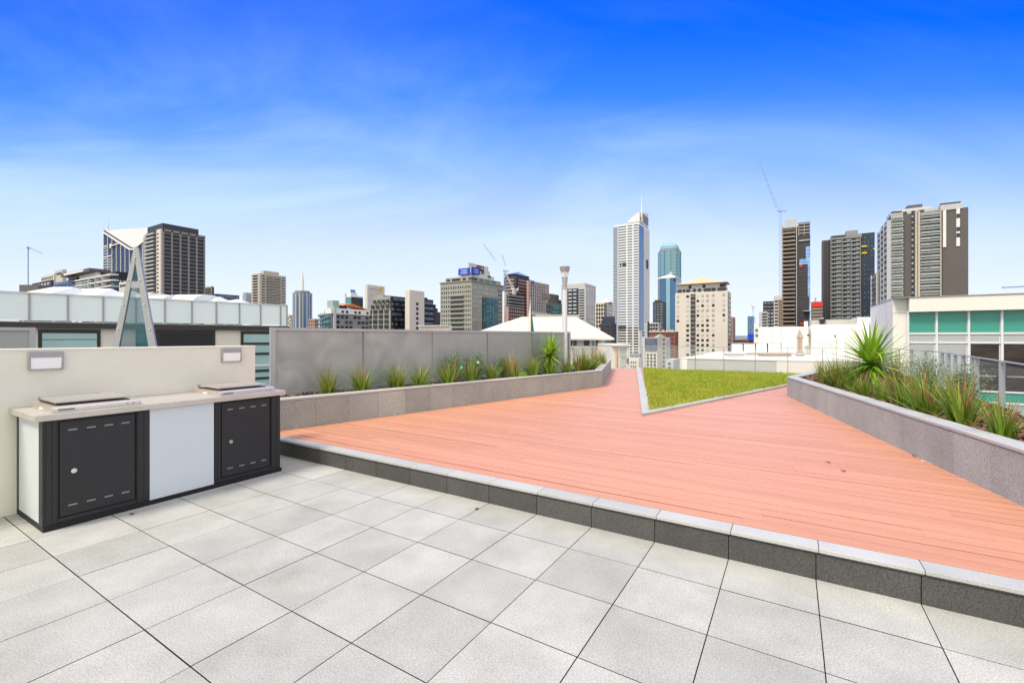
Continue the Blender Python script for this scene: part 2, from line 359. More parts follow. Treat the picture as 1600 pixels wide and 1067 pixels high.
# ------------------------------------------------------------------ planters
def offs(a, b, d):
    a = Vector(a); b = Vector(b); t = (b-a).normalized(); return Vector((t.y, -t.x))*d      # to the right of a->b
def inter(p, d, q, e):
    cr_ = d.x*e.y-d.y*e.x; t = ((q.x-p.x)*e.y-(q.y-p.y)*e.x)/cr_; return p+d*t
def offset_line(pts, d):
    pts = [Vector(p) for p in pts]; out = []
    for i, p in enumerate(pts):
        if i == 0: out.append(p+offs(pts[0], pts[1], d))
        elif i == len(pts)-1: out.append(p+offs(pts[-2], pts[-1], d))
        else:
            a = pts[i-1]+offs(pts[i-1], p, d); b = p+offs(p, pts[i+1], d)
            out.append(inter(a, p-pts[i-1], b, pts[i+1]-p))
    return out
ZC = .645
def planter(label, line, side, soil_poly, back=None, joint=.52, off0=0.0):
    """line: outer face polyline at deck level; side +1 when the soil lies to the right of it"""
    root = empty('planter', (line[0][0], line[0][1], ZD), 0, label, 'planter')
    ox, oy = line[0]
    def lc(p, z=0): return (p[0]-ox, p[1]-oy, z-ZD)
    inner = offset_line(line, .03*side); inner2 = offset_line(line, .17*side); cop_o = offset_line(line, -.008*side); cop_i = offset_line(line, .20*side)
    core = MB(); pan = MB(); cop = MB()
    for i in range(len(line)-1):
        ll = lambda A, B: [A[i], A[i+1], B[i+1], B[i]]
        core.prism([(p[0]-ox, p[1]-oy) for p in ll(inner, inner2)], -.02, ZC-.045-ZD)
        a = Vector(line[i]); b = Vector(line[i+1]); Lh = (b-a).length; t = (b-a)/Lh; nrm = offs(a, b, side)
        s = -off0 if i == 0 else 0
        while s < Lh-.01:
            e = min(Lh, s+joint); s0 = max(s, 0)
            ends = [a+t*(s0+.0015), a+t*(e-.0015)]
            q = [ends[0], ends[1], ends[1]+nrm*.03, ends[0]+nrm*.03]
            pan.prism([(p.x-ox, p.y-oy) for p in q], -.01, ZC-.036-ZD); s = e
        s = 0
        A = cop_o; 
        n = max(1, round(Lh/1.04))
        for k in range(n):
            f0, f1 = k/n, (k+1)/n
            o0 = cop_o[i].lerp(cop_o[i+1], f0); o1 = cop_o[i].lerp(cop_o[i+1], f1); i0 = cop_i[i].lerp(cop_i[i+1], f0); i1 = cop_i[i].lerp(cop_i[i+1], f1)
            e = t*.0012
            cop.prism([(p.x-ox, p.y-oy) for p in (o0+e, o1-e, i1-e, i0+e)], ZC-.030-ZD, ZC-ZD)
    core.build('core', M['blackdeep'], root); pan.build('stone_facing', M['panel'], root); cop.build('coping', M['coping'], root, bevel=.003)
    return root
LP = [(-3.75,5.997), (-3.318,6.436), (2.43,12.28), (4.14,18.9)]
planter('long grey stone planter along the grey screen, left of the deck', LP, -1, None, off0=.1)
RP = [(3.47,1.93), (6.253,10.29), (8.35,12.35)]
planter('grey stone planter with the large yucca, right of the deck', RP, 1, None)
def soil(name, poly, z, n, label):
    mb = MB(); cx_ = sum(p[0] for p in poly)/len(poly); 
    mb.prism(poly, ZD-.05, z); mb.mi = 1
    xs = [p[0] for p in poly]; ys = [p[1] for p in poly]; c = 0
    while c < n:
        x = random.uniform(min(xs), max(xs)); y = random.uniform(min(ys), max(ys))
        ins = False; j = len(poly)-1
        for i in range(len(poly)):
            if (poly[i][1] > y) != (poly[j][1] > y) and x < (poly[j][0]-poly[i][0])*(y-poly[i][1])/(poly[j][1]-poly[i][1])+poly[i][0]: ins = not ins
            j = i
        if not ins: continue
        if random.random() > 6.0/max(y, 1.)+.15: 
            c += 1; continue
        c += 1
        s = random.uniform(.012, .04); wd = s*random.uniform(.3, .6); q = random.uniform(0, 6.28); tl = random.uniform(-.5, .5)
        ux, uy = math.cos(q)*s, math.sin(q)*s; wx, wy = -math.sin(q)*wd, math.cos(q)*wd; zz = z+.006+random.uniform(0, .018)
        mb.add([(x-ux-wx, y-uy-wy, zz-tl*s), (x+ux-wx, y+uy-wy, zz+tl*s), (x+ux+wx, y+uy+wy, zz+tl*s+.004), (x-ux+wx, y-uy+wy, zz-tl*s+.004),
                (x-ux-wx, y-uy-wy, zz-tl*s-.008), (x+ux-wx, y+uy-wy, zz+tl*s-.008)], [(0,1,2,3), (4,5,1,0)])
    tag(mb.build(name, [M['soil'], M['bark']]), label, 'mulch', kind='stuff')
soil('bark_mulch', [tuple(p) for p in offset_line(LP, -.18)]+[(2.9,19.0), (1.25,12.75), (-4.45,7.15), (-4.5,6.6)], .585, 3800, 'brown bark mulch in the left planter')
soil('bark_mulch', [tuple(p) for p in offset_line(RP, .18)]+[(10.3,12.3), (6.75,6.35), (4.25,2.6), (3.75,1.93)], .58, 14000, 'brown bark mulch in the right planter')

# ------------------------------------------------------------------ lawn
ap = (2.19,7.62); lf = (5.34,19.4); rt = (8.35,13.05)
le = empty('lawn_edging', (ap[0], ap[1], ZD), 0, 'pale granite edging in a V around the raised lawn', 'edging')
vl = [Vector(lf), Vector(ap), Vector(rt)]; vi = offset_line(vl, -.16)
for i in range(2):
    mb = MB(); n = max(1, round((vl[i+1]-vl[i]).length/1.0)); e = (vl[i+1]-vl[i]).normalized()*.0015
    for k in range(n):
        q = [vl[i].lerp(vl[i+1], k/n)+e, vl[i].lerp(vl[i+1], (k+1)/n)-e, vi[i].lerp(vi[i+1], (k+1)/n)-e, vi[i].lerp(vi[i+1], k/n)+e]
        mb.prism([(v_.x-ap[0], v_.y-ap[1]) for v_ in q], -.02, .045)
    mb.build('edging_stone', M['coping'], le, bevel=.003)
lawn_poly = [(2.40,7.92), (5.57,19.25), (12.2,14.95), (9.6,13.5), (8.14,12.93)]
gb = MB(); gb.prism(lawn_poly, ZD-.02, ZD+.03)
def inside(px_, py_, poly):
    r = np.zeros(len(px_), bool); j = len(poly)-1
    for i in range(len(poly)):
        xi, yi = poly[i]; xj, yj = poly[j]
        c = ((yi > py_) != (yj > py_)) & (px_ < (xj-xi)*(py_-yi)/(yj-yi+1e-9)+xi); r ^= c; j = i
    return r
NB = 230000
gx = rng.uniform(2.3, 12.3, NB); gy = rng.uniform(7.7, 19.4, NB)
k = inside(gx, gy, lawn_poly) & (rng.uniform(0, 1, NB) < np.clip(9.5/gy, .45, 1)); gx = gx[k]; gy = gy[k]; nb = len(gx)
cl = np.array([mnoise.noise(Vector((x*1.3, y*1.3, 0))) for x, y in zip(gx, gy)])
hh = rng.uniform(.03, .085, nb)*(1+.6*cl); ang = rng.uniform(0, 6.283, nb); wd = rng.uniform(.004, .009, nb); ln = rng.uniform(0, .05, nb); la = rng.uniform(0, 6.283, nb)
z0 = ZD+.025
vv = np.zeros((nb, 3, 3)); dx, dy = np.cos(ang)*wd, np.sin(ang)*wd
vv[:,0] = np.stack([gx-dx, gy-dy, np.full(nb, z0)], 1); vv[:,1] = np.stack([gx+dx, gy+dy, np.full(nb, z0)], 1)
vv[:,2] = np.stack([gx+np.cos(la)*ln, gy+np.sin(la)*ln, z0+hh], 1)
me = bpy.data.meshes.new('grass'); nbase = len(gb.v)
allv = gb.v+[tuple(x) for x in vv.reshape(-1, 3)]
me.from_pydata(allv, [], gb.f+[(nbase+3*i, nbase+3*i+1, nbase+3*i+2) for i in range(nb)]); me.update()
gmat = bpy.data.materials.new('lawn_grass'); gmat.use_nodes = True; t = gmat.node_tree; b = t.nodes['Principled BSDF']; b.inputs['Roughness'].default_value = .7; b.inputs['Specular IOR Level'].default_value = .15
geo = t.nodes.new('ShaderNodeNewGeometry'); x1 = t.nodes.new('ShaderNodeTexNoise'); x1.inputs['Scale'].default_value = 1.6; x1.inputs['Detail'].default_value = 6; x1.inputs['Roughness'].default_value = .7
t.links.new(geo.outputs['Position'], x1.inputs[0]); rp = t.nodes.new('ShaderNodeValToRGB')
e = rp.color_ramp.elements; e[0].position = .2; e[0].color = (.11,.22,.012,1); e[1].position = .8; e[1].color = (.47,.37,.11,1); q = e.new(.42); q.color = (.20,.33,.025,1); q = e.new(.6); q.color = (.40,.37,.05,1)
t.links.new(mth('ADD', mth('MULTIPLY', geo.outputs['Random Per Island'], .42, nt_=t), mth('MULTIPLY', x1.outputs[0], .62, nt_=t), nt_=t), rp.inputs[0]); t.links.new(rp.outputs[0], b.inputs['Base Color'])
me.materials.append(gmat)
lo = bpy.data.objects.new('grass', me); COL.objects.link(lo); tag(lo, 'green and olive lawn grass inside the pale edging', 'grass', kind='stuff')

# ------------------------------------------------------------------ barbecue bench
bq = empty('barbecue_bench', (*uv(-4.98, 1.09), 0), -R(TH), 'black barbecue cabinet with steel benchtop against the beige wall', 'barbecue bench')
def vfr(px, u):    # v where the pixel column meets the plane u = const
    r = ray(px); Y = u/(cT*r-sT); return (sT*r+cT)*Y
def yl(px, x=0.0): return vfr(px, -4.98+x)-1.09
LEN, DEP = 1.92, .734
MB().box((-DEP+.004, .003, .04), (-.022, LEN-.003, .869)).build('carcass', M['black'], bq)
MB().box((-DEP+.005, -.012, 0), (.012, LEN+.012, .04), .004).build('plinth', M['blackdeep'], bq)
d1a, d1b, wa, wb, d2a, d2b = yl(93.5), yl(211), yl(234), yl(334), yl(347), yl(422)
for a, b in ((0, d1a-.012), (d1b+.012, wa-.003), (wb+.003, d2a-.012), (d2b+.012, LEN)):
    fm = MB(); fm.box((-.024, a, .041), (.0, b, .866)); 
    if b-a > .05: fm.box((.0, a+.008, .06), (.006, a+(b-a)*.45, .855)); fm.box((.0, a+(b-a)*.58, .06), (.004, b-.006, .855))
    fm.build('upright', M['black'], bq, bevel=.0015)
def door(a, b, lock):
    dr = MB().box((-.02, a, .085), (-.006, b, .845)).build('door', M['black'], bq, bevel=.002)
    MB().box((-.0225, a-.011, .042), (-.0005, b+.011, .078)).build('door_sill', M['black'], bq, bevel=.002)
    for z in (.165, .775):
        for k in range(4):
            y = a+(b-a)*(.16+.235*k); s = MB().box((-.006, y-.028, z-.006), (-.0035, y+.028, z+.006)).build('vent_slot', M['slot'], dr)
    y = a+(b-a)*lock
    MB().cyl((-.006, y, .44), (.008, y, .44), .021, .019, 20).cyl((.008, y, .44), (.012, y, .44), .012, .010, 16).build('lock', M['chrome'], dr, smooth=False)
    return dr
door(d1a, d1b, .17); door(d2a, d2b, .17)
MB().box((-.024, wa, .041), (.002, wb, .867)).build('white_panel', M['whitepan'], bq, bevel=.001)
MB().box((-DEP+.05, -.008, .045), (-.10, .004, .866)).build('white_panel', M['whitepan'], bq, bevel=.001)
MB().box((-DEP+.006, -.012, .041), (-DEP+.047, .003, .866)).build('upright', M['black'], bq)
MB().box((-.097, -.012, .041), (-.003, .002, .866)).build('upright', M['black'], bq)
MB().box((-DEP+.001, -.06, .87), (.035, LEN+.045, .92)).build('benchtop', M['steeltop'], bq, bevel=.004)
def hotplate(y0, y1):
    root = empty('barbecue_hotplate', (0, y0, .92)); root.parent = bq; wdt = y1-y0
    # rounded housing: cross-section in x-z swept along y
    pr = []
    for i in range(7): q = R(90*i/6); pr.append((-.035+.028*math.sin(q)-.0, .022+.028*math.cos(q)))
    sec = [(-.60, 0), (-.60, .034)]+[(-.58, .05)]+pr[:]+[(-.007, 0)]
    n = len(sec); mb = MB(); vs = [(x, 0, z) for x, z in sec]+[(x, wdt, z) for x, z in sec]
    mb.add(vs, [tuple(range(n)), tuple(range(n, 2*n))[::-1]]+[(i, n+i, n+(i+1) % n, (i+1) % n) for i in range(n)])
    mb.build('housing', M['steel'], root, bevel=.002)
    MB().box((-.55, .045, .050), (-.075, wdt-.06, .0565)).build('cooking_surface', M['grate'], root)
    lid = MB(); x0, x1 = -.54, -.10
    vs = [(x0, .035, .074), (x1, .035, .068), (x1, wdt-.045, .068), (x0, wdt-.045, .074)]
    lid.add([(a, b, c+.014) for a, b, c in vs]+vs, [(0,1,2,3), (7,6,5,4), (0,4,5,1), (1,5,6,2), (2,6,7,3), (3,7,4,0)])
    lid.build('lid', M['steel'], root, bevel=.001)
    MB().bar((-.535, .05, .086), (-.535, wdt-.15, .086), .006).box((-.545, .03, .06), (-.525, .055, .09)).box((-.545, wdt-.17, .06), (-.525, wdt-.14, .09)).build('hinge_bar', M['slot'], root)
    MB().cyl((-.012, wdt-.055, .026), (.0, wdt-.055, .026), .008).cyl((-.012, wdt-.10, .026), (.0, wdt-.10, .026), .008).build('knob', M['lframe'], root)
    MB().box((-.008, .03, .014), (-.0055, .13, .032)).build('badge', M['slot'], root)
    MB().box((-.35, -.004, .01), (-.27, .0, .024)).build('end_badge', M['diff'], root)
hotplate(yl(83), yl(221)); hotplate(yl(344), yl(430))

# beige wall with two lights
wl = empty('beige_wall', (*uv(-5.714, 1.5), 0), -R(TH), 'long beige rendered wall behind the barbecue bench', 'wall')
MB().box((-.22, -4.6, -.03), (-.001, 3.128-1.5, 1.405)).build('wall', M['render'], wl)
MB().box((-.225, -4.6, 1.405), (.004, 3.132-1.5, 1.425)).build('cap', M['render'], wl, bevel=.003)
for (pa, pb), lab in (((43, 98), 'grey framed wall light above the nearer hotplate, larger of two in view'), ((345, 375.6), 'grey framed wall light above the farther hotplate, near the wall end')):
    va, vb = vfr(pa, -5.714), vfr(pb, -5.714); W_ = vb-va
    r = empty('wall_light', (*uv(-5.714, va), 1.235), -R(TH), lab, 'wall light', 'lights on the beige wall')
    f = MB(); f.box((0, 0, .11), (.035, W_, .163)); f.box((0, 0, 0), (.035, .012, .11)); f.box((0, W_-.012, 0), (.035, W_, .11)); f.box((0, .012, 0), (.03, W_-.012, .008))
    f.build('frame', M['lframe'], r, bevel=.002)
    d = MB(); y0, y1 = .014, W_-.014
    vs = [(.004, y0, .009), (.022, y0, .009), (.034, y0, .109), (.004, y0, .109)]; vs = vs+[(a, y1, c) for a, _, c in vs]
    d.add(vs, [(0,1,2,3), (7,6,5,4), (0,4,5,1), (1,5,6,2), (2,6,7,3), (3,7,4,0)]); d.build('diffuser', M['diff'], r)

# ------------------------------------------------------------------ grey screens
def screen_frame(root, x0, x1, z0, z1, nsec, mesh='perf', fw=.07):
    MB().box((x0, -.03, z1-.05), (x1, .04, z1)).build('top_rail', M['galv'], root, bevel=.003)
    MB().box((x0, -.03, z0), (x1, .04, z0+.06)).build('bottom_rail', M['galv'], root)
    xs = [x0+(x1-x0)*k/nsec for k in range(nsec+1)]
    for i, x in enumerate(xs):
        w_ = fw if i in (0, nsec) else .010
        y_ = -.045 if i in (0, nsec) else -.012
        MB().box((x-w_/2, y_, z0-.3 if i in (0, nsec) else z0+.061), (x+w_/2, .03, z1-.052 if 0 < i < nsec else z1+.004)).build('post', M['galv'] if i in (0, nsec) else M['seam'], root)
    for i in range(nsec):
        MB().box((xs[i]+.02, -.004, z0+.061), (xs[i+1]-.02, .004, z1-.051)).build('perforated_panel', M[mesh], root)
dirS = Vector((.7014, .7128)); angS = math.atan2(.7128, .7014)
p1 = Vector((1.58, 12.7)); 
off = Vector((-3.318, 6.436))+Vector((-.7128, .7014))*.9
s_of = lambda px: ((off.x-dirS.x/dirS.y*off.y)/(ray(px)-dirS.x/dirS.y))     # Y on the screen line
Yr = s_of(888.5); Yl = s_of(425.5)
pr_, pl_ = Vector(P(888.5, Yr)), Vector(P(425.5, Yl)); SL = (pr_-pl_).length
r = empty('metal_screen', (pr_.x, pr_.y, .3), angS, 'long perforated grey metal screen behind the left planter', 'screen')
screen_frame(r, -SL, 0, .58-.3, 1.685-.3, 5)
# short run of the same screen above the far left end of the wall
Y0 = 6.9; q = Vector(P(51, Y0)); r = empty('metal_screen', (q.x, q.y, 0), angS, 'short grey metal screen behind the left end of the beige wall', 'screen')
screen_frame(r, -3.2, 0, .3, Zat(512, Y0), 1)

# ------------------------------------------------------------------ lamp post
Yp = 12.6; lx, ly = P(882.5, Yp)
lp = empty('lamp_post', (lx, ly, .5), 0, 'white lamp post with grey conical lamp head beside the screen end', 'lamp post')
M['polew'] = mat('pale_grey_paint', (.62,.64,.66), .4)
MB().cyl((0,0,0), (0,0,Zat(452,Yp)-.5), .074, .070, 24).build('pole', M['polew'], lp, smooth=False)
z = lambda py: Zat(py, Yp)-.5
MB().cyl((0,0,z(452)), (0,0,z(450)), .078, .078, 24).cyl((0,0,z(450)), (0,0,z(433)), .058, .085, 24).build('neck', M['galv'], lp)
MB().cyl((0,0,z(434)), (0,0,z(425)), .09, .115, 20).build('lamp_glass', glassmat('lamp_glass', (.9,.9,.85), .45, .15), lp)
MB().cyl((0,0,z(433.5)), (0,0,z(425.5)), .03, .03, 10).build('bulb', M['diff'], lp)
MB().cyl((0,0,z(425)), (0,0,z(417.5)), .115, .15, 24).cyl((0,0,z(417.5)), (0,0,z(416)), .15, .10, 24).build('lamp_cap', M['lframe'], lp)

# ------------------------------------------------------------------ glass balustrade
A_, B_, C_, D_ = Vector((4.54,20.3)), Vector((12.8,15.0)), Vector((11.0,11.6)), Vector((6.93,6.12))
E_ = D_+(D_-C_).normalized()*4.6
A0_ = Vector((1.9, 20.3))
ZR = 1.17
br = empty('glass_balustrade', (A_.x, A_.y, 0), 0, 'clear glass balustrade with slim grey posts around the roof edge', 'balustrade')
def lv(p): return Vector((p.x-A_.x, p.y-A_.y))
rail = MB()
for a, b in ((A0_, A_), (A_, B_), (B_, C_), (C_, E_)):
    a2, b2 = lv(a), lv(b); rail.bar((a2.x, a2.y, ZR-.012), (b2.x, b2.y, ZR-.012), .045, .022)
rail.build('handrail', M['post'], br, bevel=.003)
def bpost(p, d):
    d = d.normalized(); n = Vector((-d.y, d.x)); p = lv(p); mb = MB()
    q = [p+d*.012+n*.035, p-d*.012+n*.035, p-d*.012-n*.035, p+d*.012-n*.035]
    mb.prism([(v_.x, v_.y) for v_ in q], -.1, ZR-.032).build('post', M['post'], br)
def onseg(a, b, px):
    r = ray(px); d = b-a; t = (a.x-r*a.y)/(r*d.y-d.x); return a+d*t, t
marks = []
for a, b, pxs in ((A0_, A_, (897, 911.7, 926)), (A_, B_, (964.6, 1003, 1086.6, 1131, 1180, 1231, 1285, 1343, 1405)), (B_, C_, (1424.6, 1446)), (C_, E_, (1472, 1482, 1492.4, 1505, 1519.6, 1526, 1565.5))):
    for px in pxs:
        p, t_ = onseg(a, b, px)
        bpost(p, b-a); marks.append((p, b-a))
for (p, d), (q, d2) in zip(marks[:-1], marks[1:]):
    a = lv(p); b = lv(q)
    if (b-a).length < .25 or abs(d.normalized().dot(d2.normalized())) < .9: continue
    t_ = (b-a).normalized(); mb = MB(); n = Vector((-t_.y, t_.x))*.005; a = a+t_*.03; b = b-t_*.03
    mb.prism([tuple(a+n), tuple(b+n), tuple(b-n), tuple(a-n)], .08, ZR-.06).build('glass_panel', M['clear'], br)
p = marks[-1][0]; a = lv(p)+(D_-C_).normalized()*.03; b = lv(E_); n = Vector((.8, -.6))*.005
MB().prism([tuple(a+n), tuple(b+n), tuple(b-n), tuple(a-n)], .08, ZR-.06).build('glass_panel', M['clear'], br)

# ------------------------------------------------------------------ plants
def blade(mb, base, az_, lean, length, width, droop, seg=5, fold=0.0):
    d = Vector((math.cos(az_), math.sin(az_), 0)); sd_ = Vector((-math.sin(az_), math.cos(az_), 0)); up = Vector((0, 0, 1))
    p = Vector(base); a = lean; vs = []; fs = []
    for i in range(seg+1):
        t = i/seg; wd_ = width*(.55+.45*math.sin(math.pi*min(1, t*1.6+.15)))*(1-t**2.2) if i < seg else 0.0004
        dirv = d*math.sin(a)+up*math.cos(a); nrm_ = d*math.cos(a)-up*math.sin(a)
        if fold: vs += [p-sd_*wd_-nrm_*fold*wd_, p, p+sd_*wd_-nrm_*fold*wd_]
        else: vs += [p-sd_*wd_, p+sd_*wd_]
        p = p+dirv*length/seg; a += droop/seg*(.4+1.2*t)
    k_ = 3 if fold else 2
    for i in range(seg):
        for j in range(k_-1): a0 = i*k_+j; fs.append((a0, a0+1, a0+k_+1, a0+k_))
    mb.add(vs, fs)
def tuft_mesh(seed, n, h, red, spread=.35, wdt=.005):
    rd = random.Random(seed); mb = MB()
    for i in range(n):
        mb.mi = 1 if rd.random() < red else 0
        q = rd.uniform(0, 6.283); rr = rd.uniform(0, .07)
        ln = h*rd.uniform(.55, 1.12)*(1.1 if mb.mi else 1)
        blade(mb, (math.cos(q)*rr, math.sin(q)*rr, -.01), q+rd.uniform(-.6, .6), abs(rd.gauss(.05, spread))*(.5 if mb.mi else 1), ln, wdt*rd.uniform(.7, 1.3), rd.uniform(.2, 1.1)*(.5 if mb.mi else 1), 5)
    return mb
def lplace(px, d):      # point in the left planter, d metres behind its outer face
    o_ = Vector(LP[1])+Vector((-.7128, .7014))*d; y = (o_.x-dirS.x/dirS.y*o_.y)/(ray(px)-dirS.x/dirS.y); return (ray(px)*y, y)
protos = {}
for nm, args in {'a': (1, 120, .42, .20, .44, .0085), 'b': (2, 110, .42, .30, .36, .0078), 'c': (3, 130, .42, .04, .58, .0085), 'd': (4, 105, .42, .5, .34, .0074), 'e': (5, 150, .42, .18, .46, .009)}.items():
    o = tuft_mesh(*args).build('grass_tuft', [M['blade'], M['bladered']]); protos[nm] = o.data; bpy.data.objects.remove(o)
def place_tuft(px, basepy, toppy, kind, label, group, cat='grass tuft', z=.58, lean=(0, 0)):
    x, y = lplace(px, random.uniform(.3, .5)) if (GL == group and px < 895) else G(px, basepy, z); h = Zat(toppy, y)-z
    o = bpy.data.objects.new('grass_tuft', protos[kind]); COL.objects.link(o); o.location = (x, y, z)
    left_ = group == GL; s = h/.40*(1.12 if left_ else 1); wd_ = random.uniform(1.0, 1.35) if left_ else random.uniform(.9, 1.15); o.scale = (s*wd_, s*wd_, s*random.uniform(.95, 1.05)); o.rotation_euler = (random.uniform(-.14, .14), random.uniform(-.16, .16), random.uniform(0, 6.28))
    return tag(o, label, cat, group)
ordn = ['first', 'second', 'third', 'fourth', 'fifth', 'sixth', 'seventh', 'eighth', 'ninth', 'tenth', 'eleventh', 'twelfth', 'thirteenth', 'fourteenth', 'fifteenth', 'sixteenth', 'seventeenth', 'eighteenth', 'nineteenth', 'twentieth', 'twenty-first', 'twenty-second']
GL = 'grass tufts in the left planter'; GR = 'grass tufts in the right planter'
left_t = [(513,616,576,'d'), (565,611,572,'b'), (618,606,570,'b'), (655,603,572,'a'), (702,598,566,'a'), (736,596,566,'b'), (769,592,569,'a'), (801,588,555,'d'), (834,586,558,'a'), (858,584,555,'c'), (884,580,560,'d'),
          (905,580,553,'d'), (914,579,550,'a'), (924,577,553,'b'), (932,574,549,'d'), (941,571,550,'a')]
for i, (px, b_, t_, k_) in enumerate(left_t):
    desc = {'a': 'green grass tuft', 'b': 'upright green and pink grass tuft', 'c': 'spreading green grass tuft', 'd': 'reddish brown grass tuft'}[k_]
    place_tuft(px, b_, t_, k_, f'{desc}, {ordn[i]} from the left in the left planter', GL, z=.585)
right_t = [(1284,596,563,'d'), (1296,601,565,'a'), (1309,606,556,'e'), (1322,603,553,'d'), (1331,612,566,'e'), (1345,610,572,'d'), (1351,620,586,'e'), (1372,616,586,'b'), (1378,626,592,'e'), (1409,636,582,'a'), (1399,612,572,'a'), (1424,628,585,'d'), (1446,648,578,'e'), (1504,664,583,'e'), (1484,640,600,'a'), (1566,686,622,'e')]
for i, (px, b_, t_, k_) in enumerate(right_t):
    desc = {'a': 'green grass tuft', 'b': 'upright green and reddish grass tuft', 'c': 'spreading green grass tuft', 'd': 'reddish brown grass tuft', 'e': 'dense green grass tuft'}[k_]
    place_tuft(px, b_, t_, k_, f'{desc}, {ordn[i]} from the left in the right planter', GR)

def yucca(px, Y, zc_, rad, n, seed, label, zb=.58, trunk_r=.035):
    x, y = P(px, Y); r = empty('yucca', (x, y, zb), 0, label, 'yucca'); rd = random.Random(seed)
    MB().cyl((0,0,-.02), (0,0,zc_-zb-.02), trunk_r*1.3, trunk_r, 12).build('trunk', M['trunk'], r)
    mb = MB()
    for i in range(n):
        f = (i+.5)/n; lean = .1+f*2.2; q = i*2.39996+rd.uniform(-.2, .2)
        ln = rad*rd.uniform(.88, 1.12)*(1 if f < .8 else .85)
        blade(mb, (math.cos(q)*.02, math.sin(q)*.02, zc_-zb-.14*f+.02), q, min(lean, 2.35), ln, .040*rd.uniform(.85, 1.2), rd.uniform(.0, .3)+.12*f, 6, fold=.35)
    for i in range(5):
        q = rd.uniform(3.6, 6.0); blade(mb, (0, 0, zc_-zb+.0), q, .9, rad*.95, .028, 2.6, 8, fold=.3)
    mb.build('leaves', M['yucca'], r, smooth=True)
yucca(1361, 7.9, Zat(563, 7.9),   .72, 110, 3, 'large spiky green yucca rising above the right planter')
yucca(860, 11.6, Zat(551, 11.6), .58, 80, 5, 'spiky yucca with arching yellow-green leaves by the lamp post')

def shrub(px, basepy, toppy, wpx, mname, label, n=900, zb=.58, name='shrub', leaf=.019):
    x, y = lplace(px, .6) if px < 895 else G(px, basepy, zb); h = Zat(toppy, y)-zb; w_ = wpx/FPX*y/2; r = empty(name, (x, y, zb), 0, label, 'shrub'); rd = random.Random(px)
    st = MB(); lf_ = MB()
    for i in range(26):
        q = rd.uniform(0, 6.283); sp = rd.uniform(.1, 1)*w_; top = Vector((math.cos(q)*sp, math.sin(q)*sp, h*rd.uniform(.6, 1.02)*(1-.25*(sp/w_)**2)))
        p0 = Vector((rd.uniform(-.02, .02), rd.uniform(-.02, .02), 0)); mid = p0.lerp(top, .5)+Vector((0, 0, h*.06))
        st.cyl(p0, mid, .005, .004, 5); st.cyl(mid, top, .004, .0015, 4)
        for j in range(n//26):
            t = rd.uniform(.15, 1); c = (p0.lerp(mid, t*2) if t < .5 else mid.lerp(top, t*2-1))+Vector((rd.gauss(0, 1), rd.gauss(0, 1), rd.gauss(0, 1)))*.035*h/.4
            d = Vector((rd.gauss(0, 1), rd.gauss(0, 1), rd.gauss(.6, 1))).normalized()*leaf*rd.uniform(.8, 1.8); s_ = d.cross(Vector((rd.gauss(0, 1), rd.gauss(0, 1), rd.gauss(0, 1)))).normalized()*leaf*.28
            lf_.add([c, c+d*.5+s_, c+d, c+d*.5-s_], [(0,1,2,3)])
    st.build('stems', M['stem'], r); lf_.build('leaves', M[mname], r)
shrub(712, 596, 549, 34, 'shrub', 'feathery grey-green shrub nearer the screen, left of the tagged pair', 3200, leaf=.026)
shrub(747, 588, 547, 30, 'shrub', 'feathery grey-green shrub with a dark stake, right of the tagged pair', 3000, leaf=.026)
shrub(785, 584, 554, 24, 'shrub', 'small grey-green shrub beside the pinkish grass, middle of left planter', 2000, leaf=.026)
shrub(1448, 622, 552, 70, 'shrub', 'large grey-green shrub behind the grasses, just right of the yucca', 3400, leaf=.023)
shrub(1508, 636, 566, 55, 'shrub', 'grey-green shrub right of the large one, in front of the balustrade posts', 2400, leaf=.023)
shrub(1398, 606, 543, 44, 'shruby', 'airy yellow-green shrub growing behind the yucca', 1700, leaf=.022)
def ball(px, basepy, rpx, label):
    x, y = lplace(px, .55) if px < 890 else G(px, basepy, .58); rr = rpx/FPX*y; rd = random.Random(px); mb = MB()
    for i in range(900):
        d = Vector((rd.gauss(0, 1), rd.gauss(0, 1), abs(rd.gauss(0, 1)))).normalized(); c = d*rr*rd.uniform(.6, 1.05); c.z *= .8; c.x *= 1.3
        e1 = Vector((rd.gauss(0, 1), rd.gauss(0, 1), rd.gauss(0, 1))).normalized()*.02; e2 = e1.cross(d).normalized()*.009; e1 += d*.012
        mb.add([c, c+e1*.5+e2, c+e1, c+e1*.5-e2], [(0,1,2,3)])
    o = mb.build('low_shrub', M['lime'], loc=(x, y, .585)); tag(o, label, 'low shrub')
ball(819, 583, 8.5, 'low lime-green mound left of the smaller yucca'); ball(894, 577, 7.5, 'low lime-green mound right of the lamp post')
for px, py, Y, c, lab in ((721, 574, 9.1, (.10,.55,.45), 'teal diamond plant tag hanging in the feathery shrub'), (747, 566, 9.6, (.45,.65,.6), 'pale plant tag in the shrub beside the stake')):
    x, y = P(px, Y); s = .036; o = MB().add([(-s,0,0), (0,0,-s), (s,0,0), (0,0,s), (-s,.004,0), (0,.004,-s), (s,.004,0), (0,.004,s)], [(0,1,2,3), (7,6,5,4), (0,4,5,1), (1,5,6,2), (2,6,7,3), (3,7,4,0)]).build('plant_tag', mat('tag_plastic', c, .4), loc=(x, y, Zat(py, Y)))
    tag(o, lab, 'plant tag')

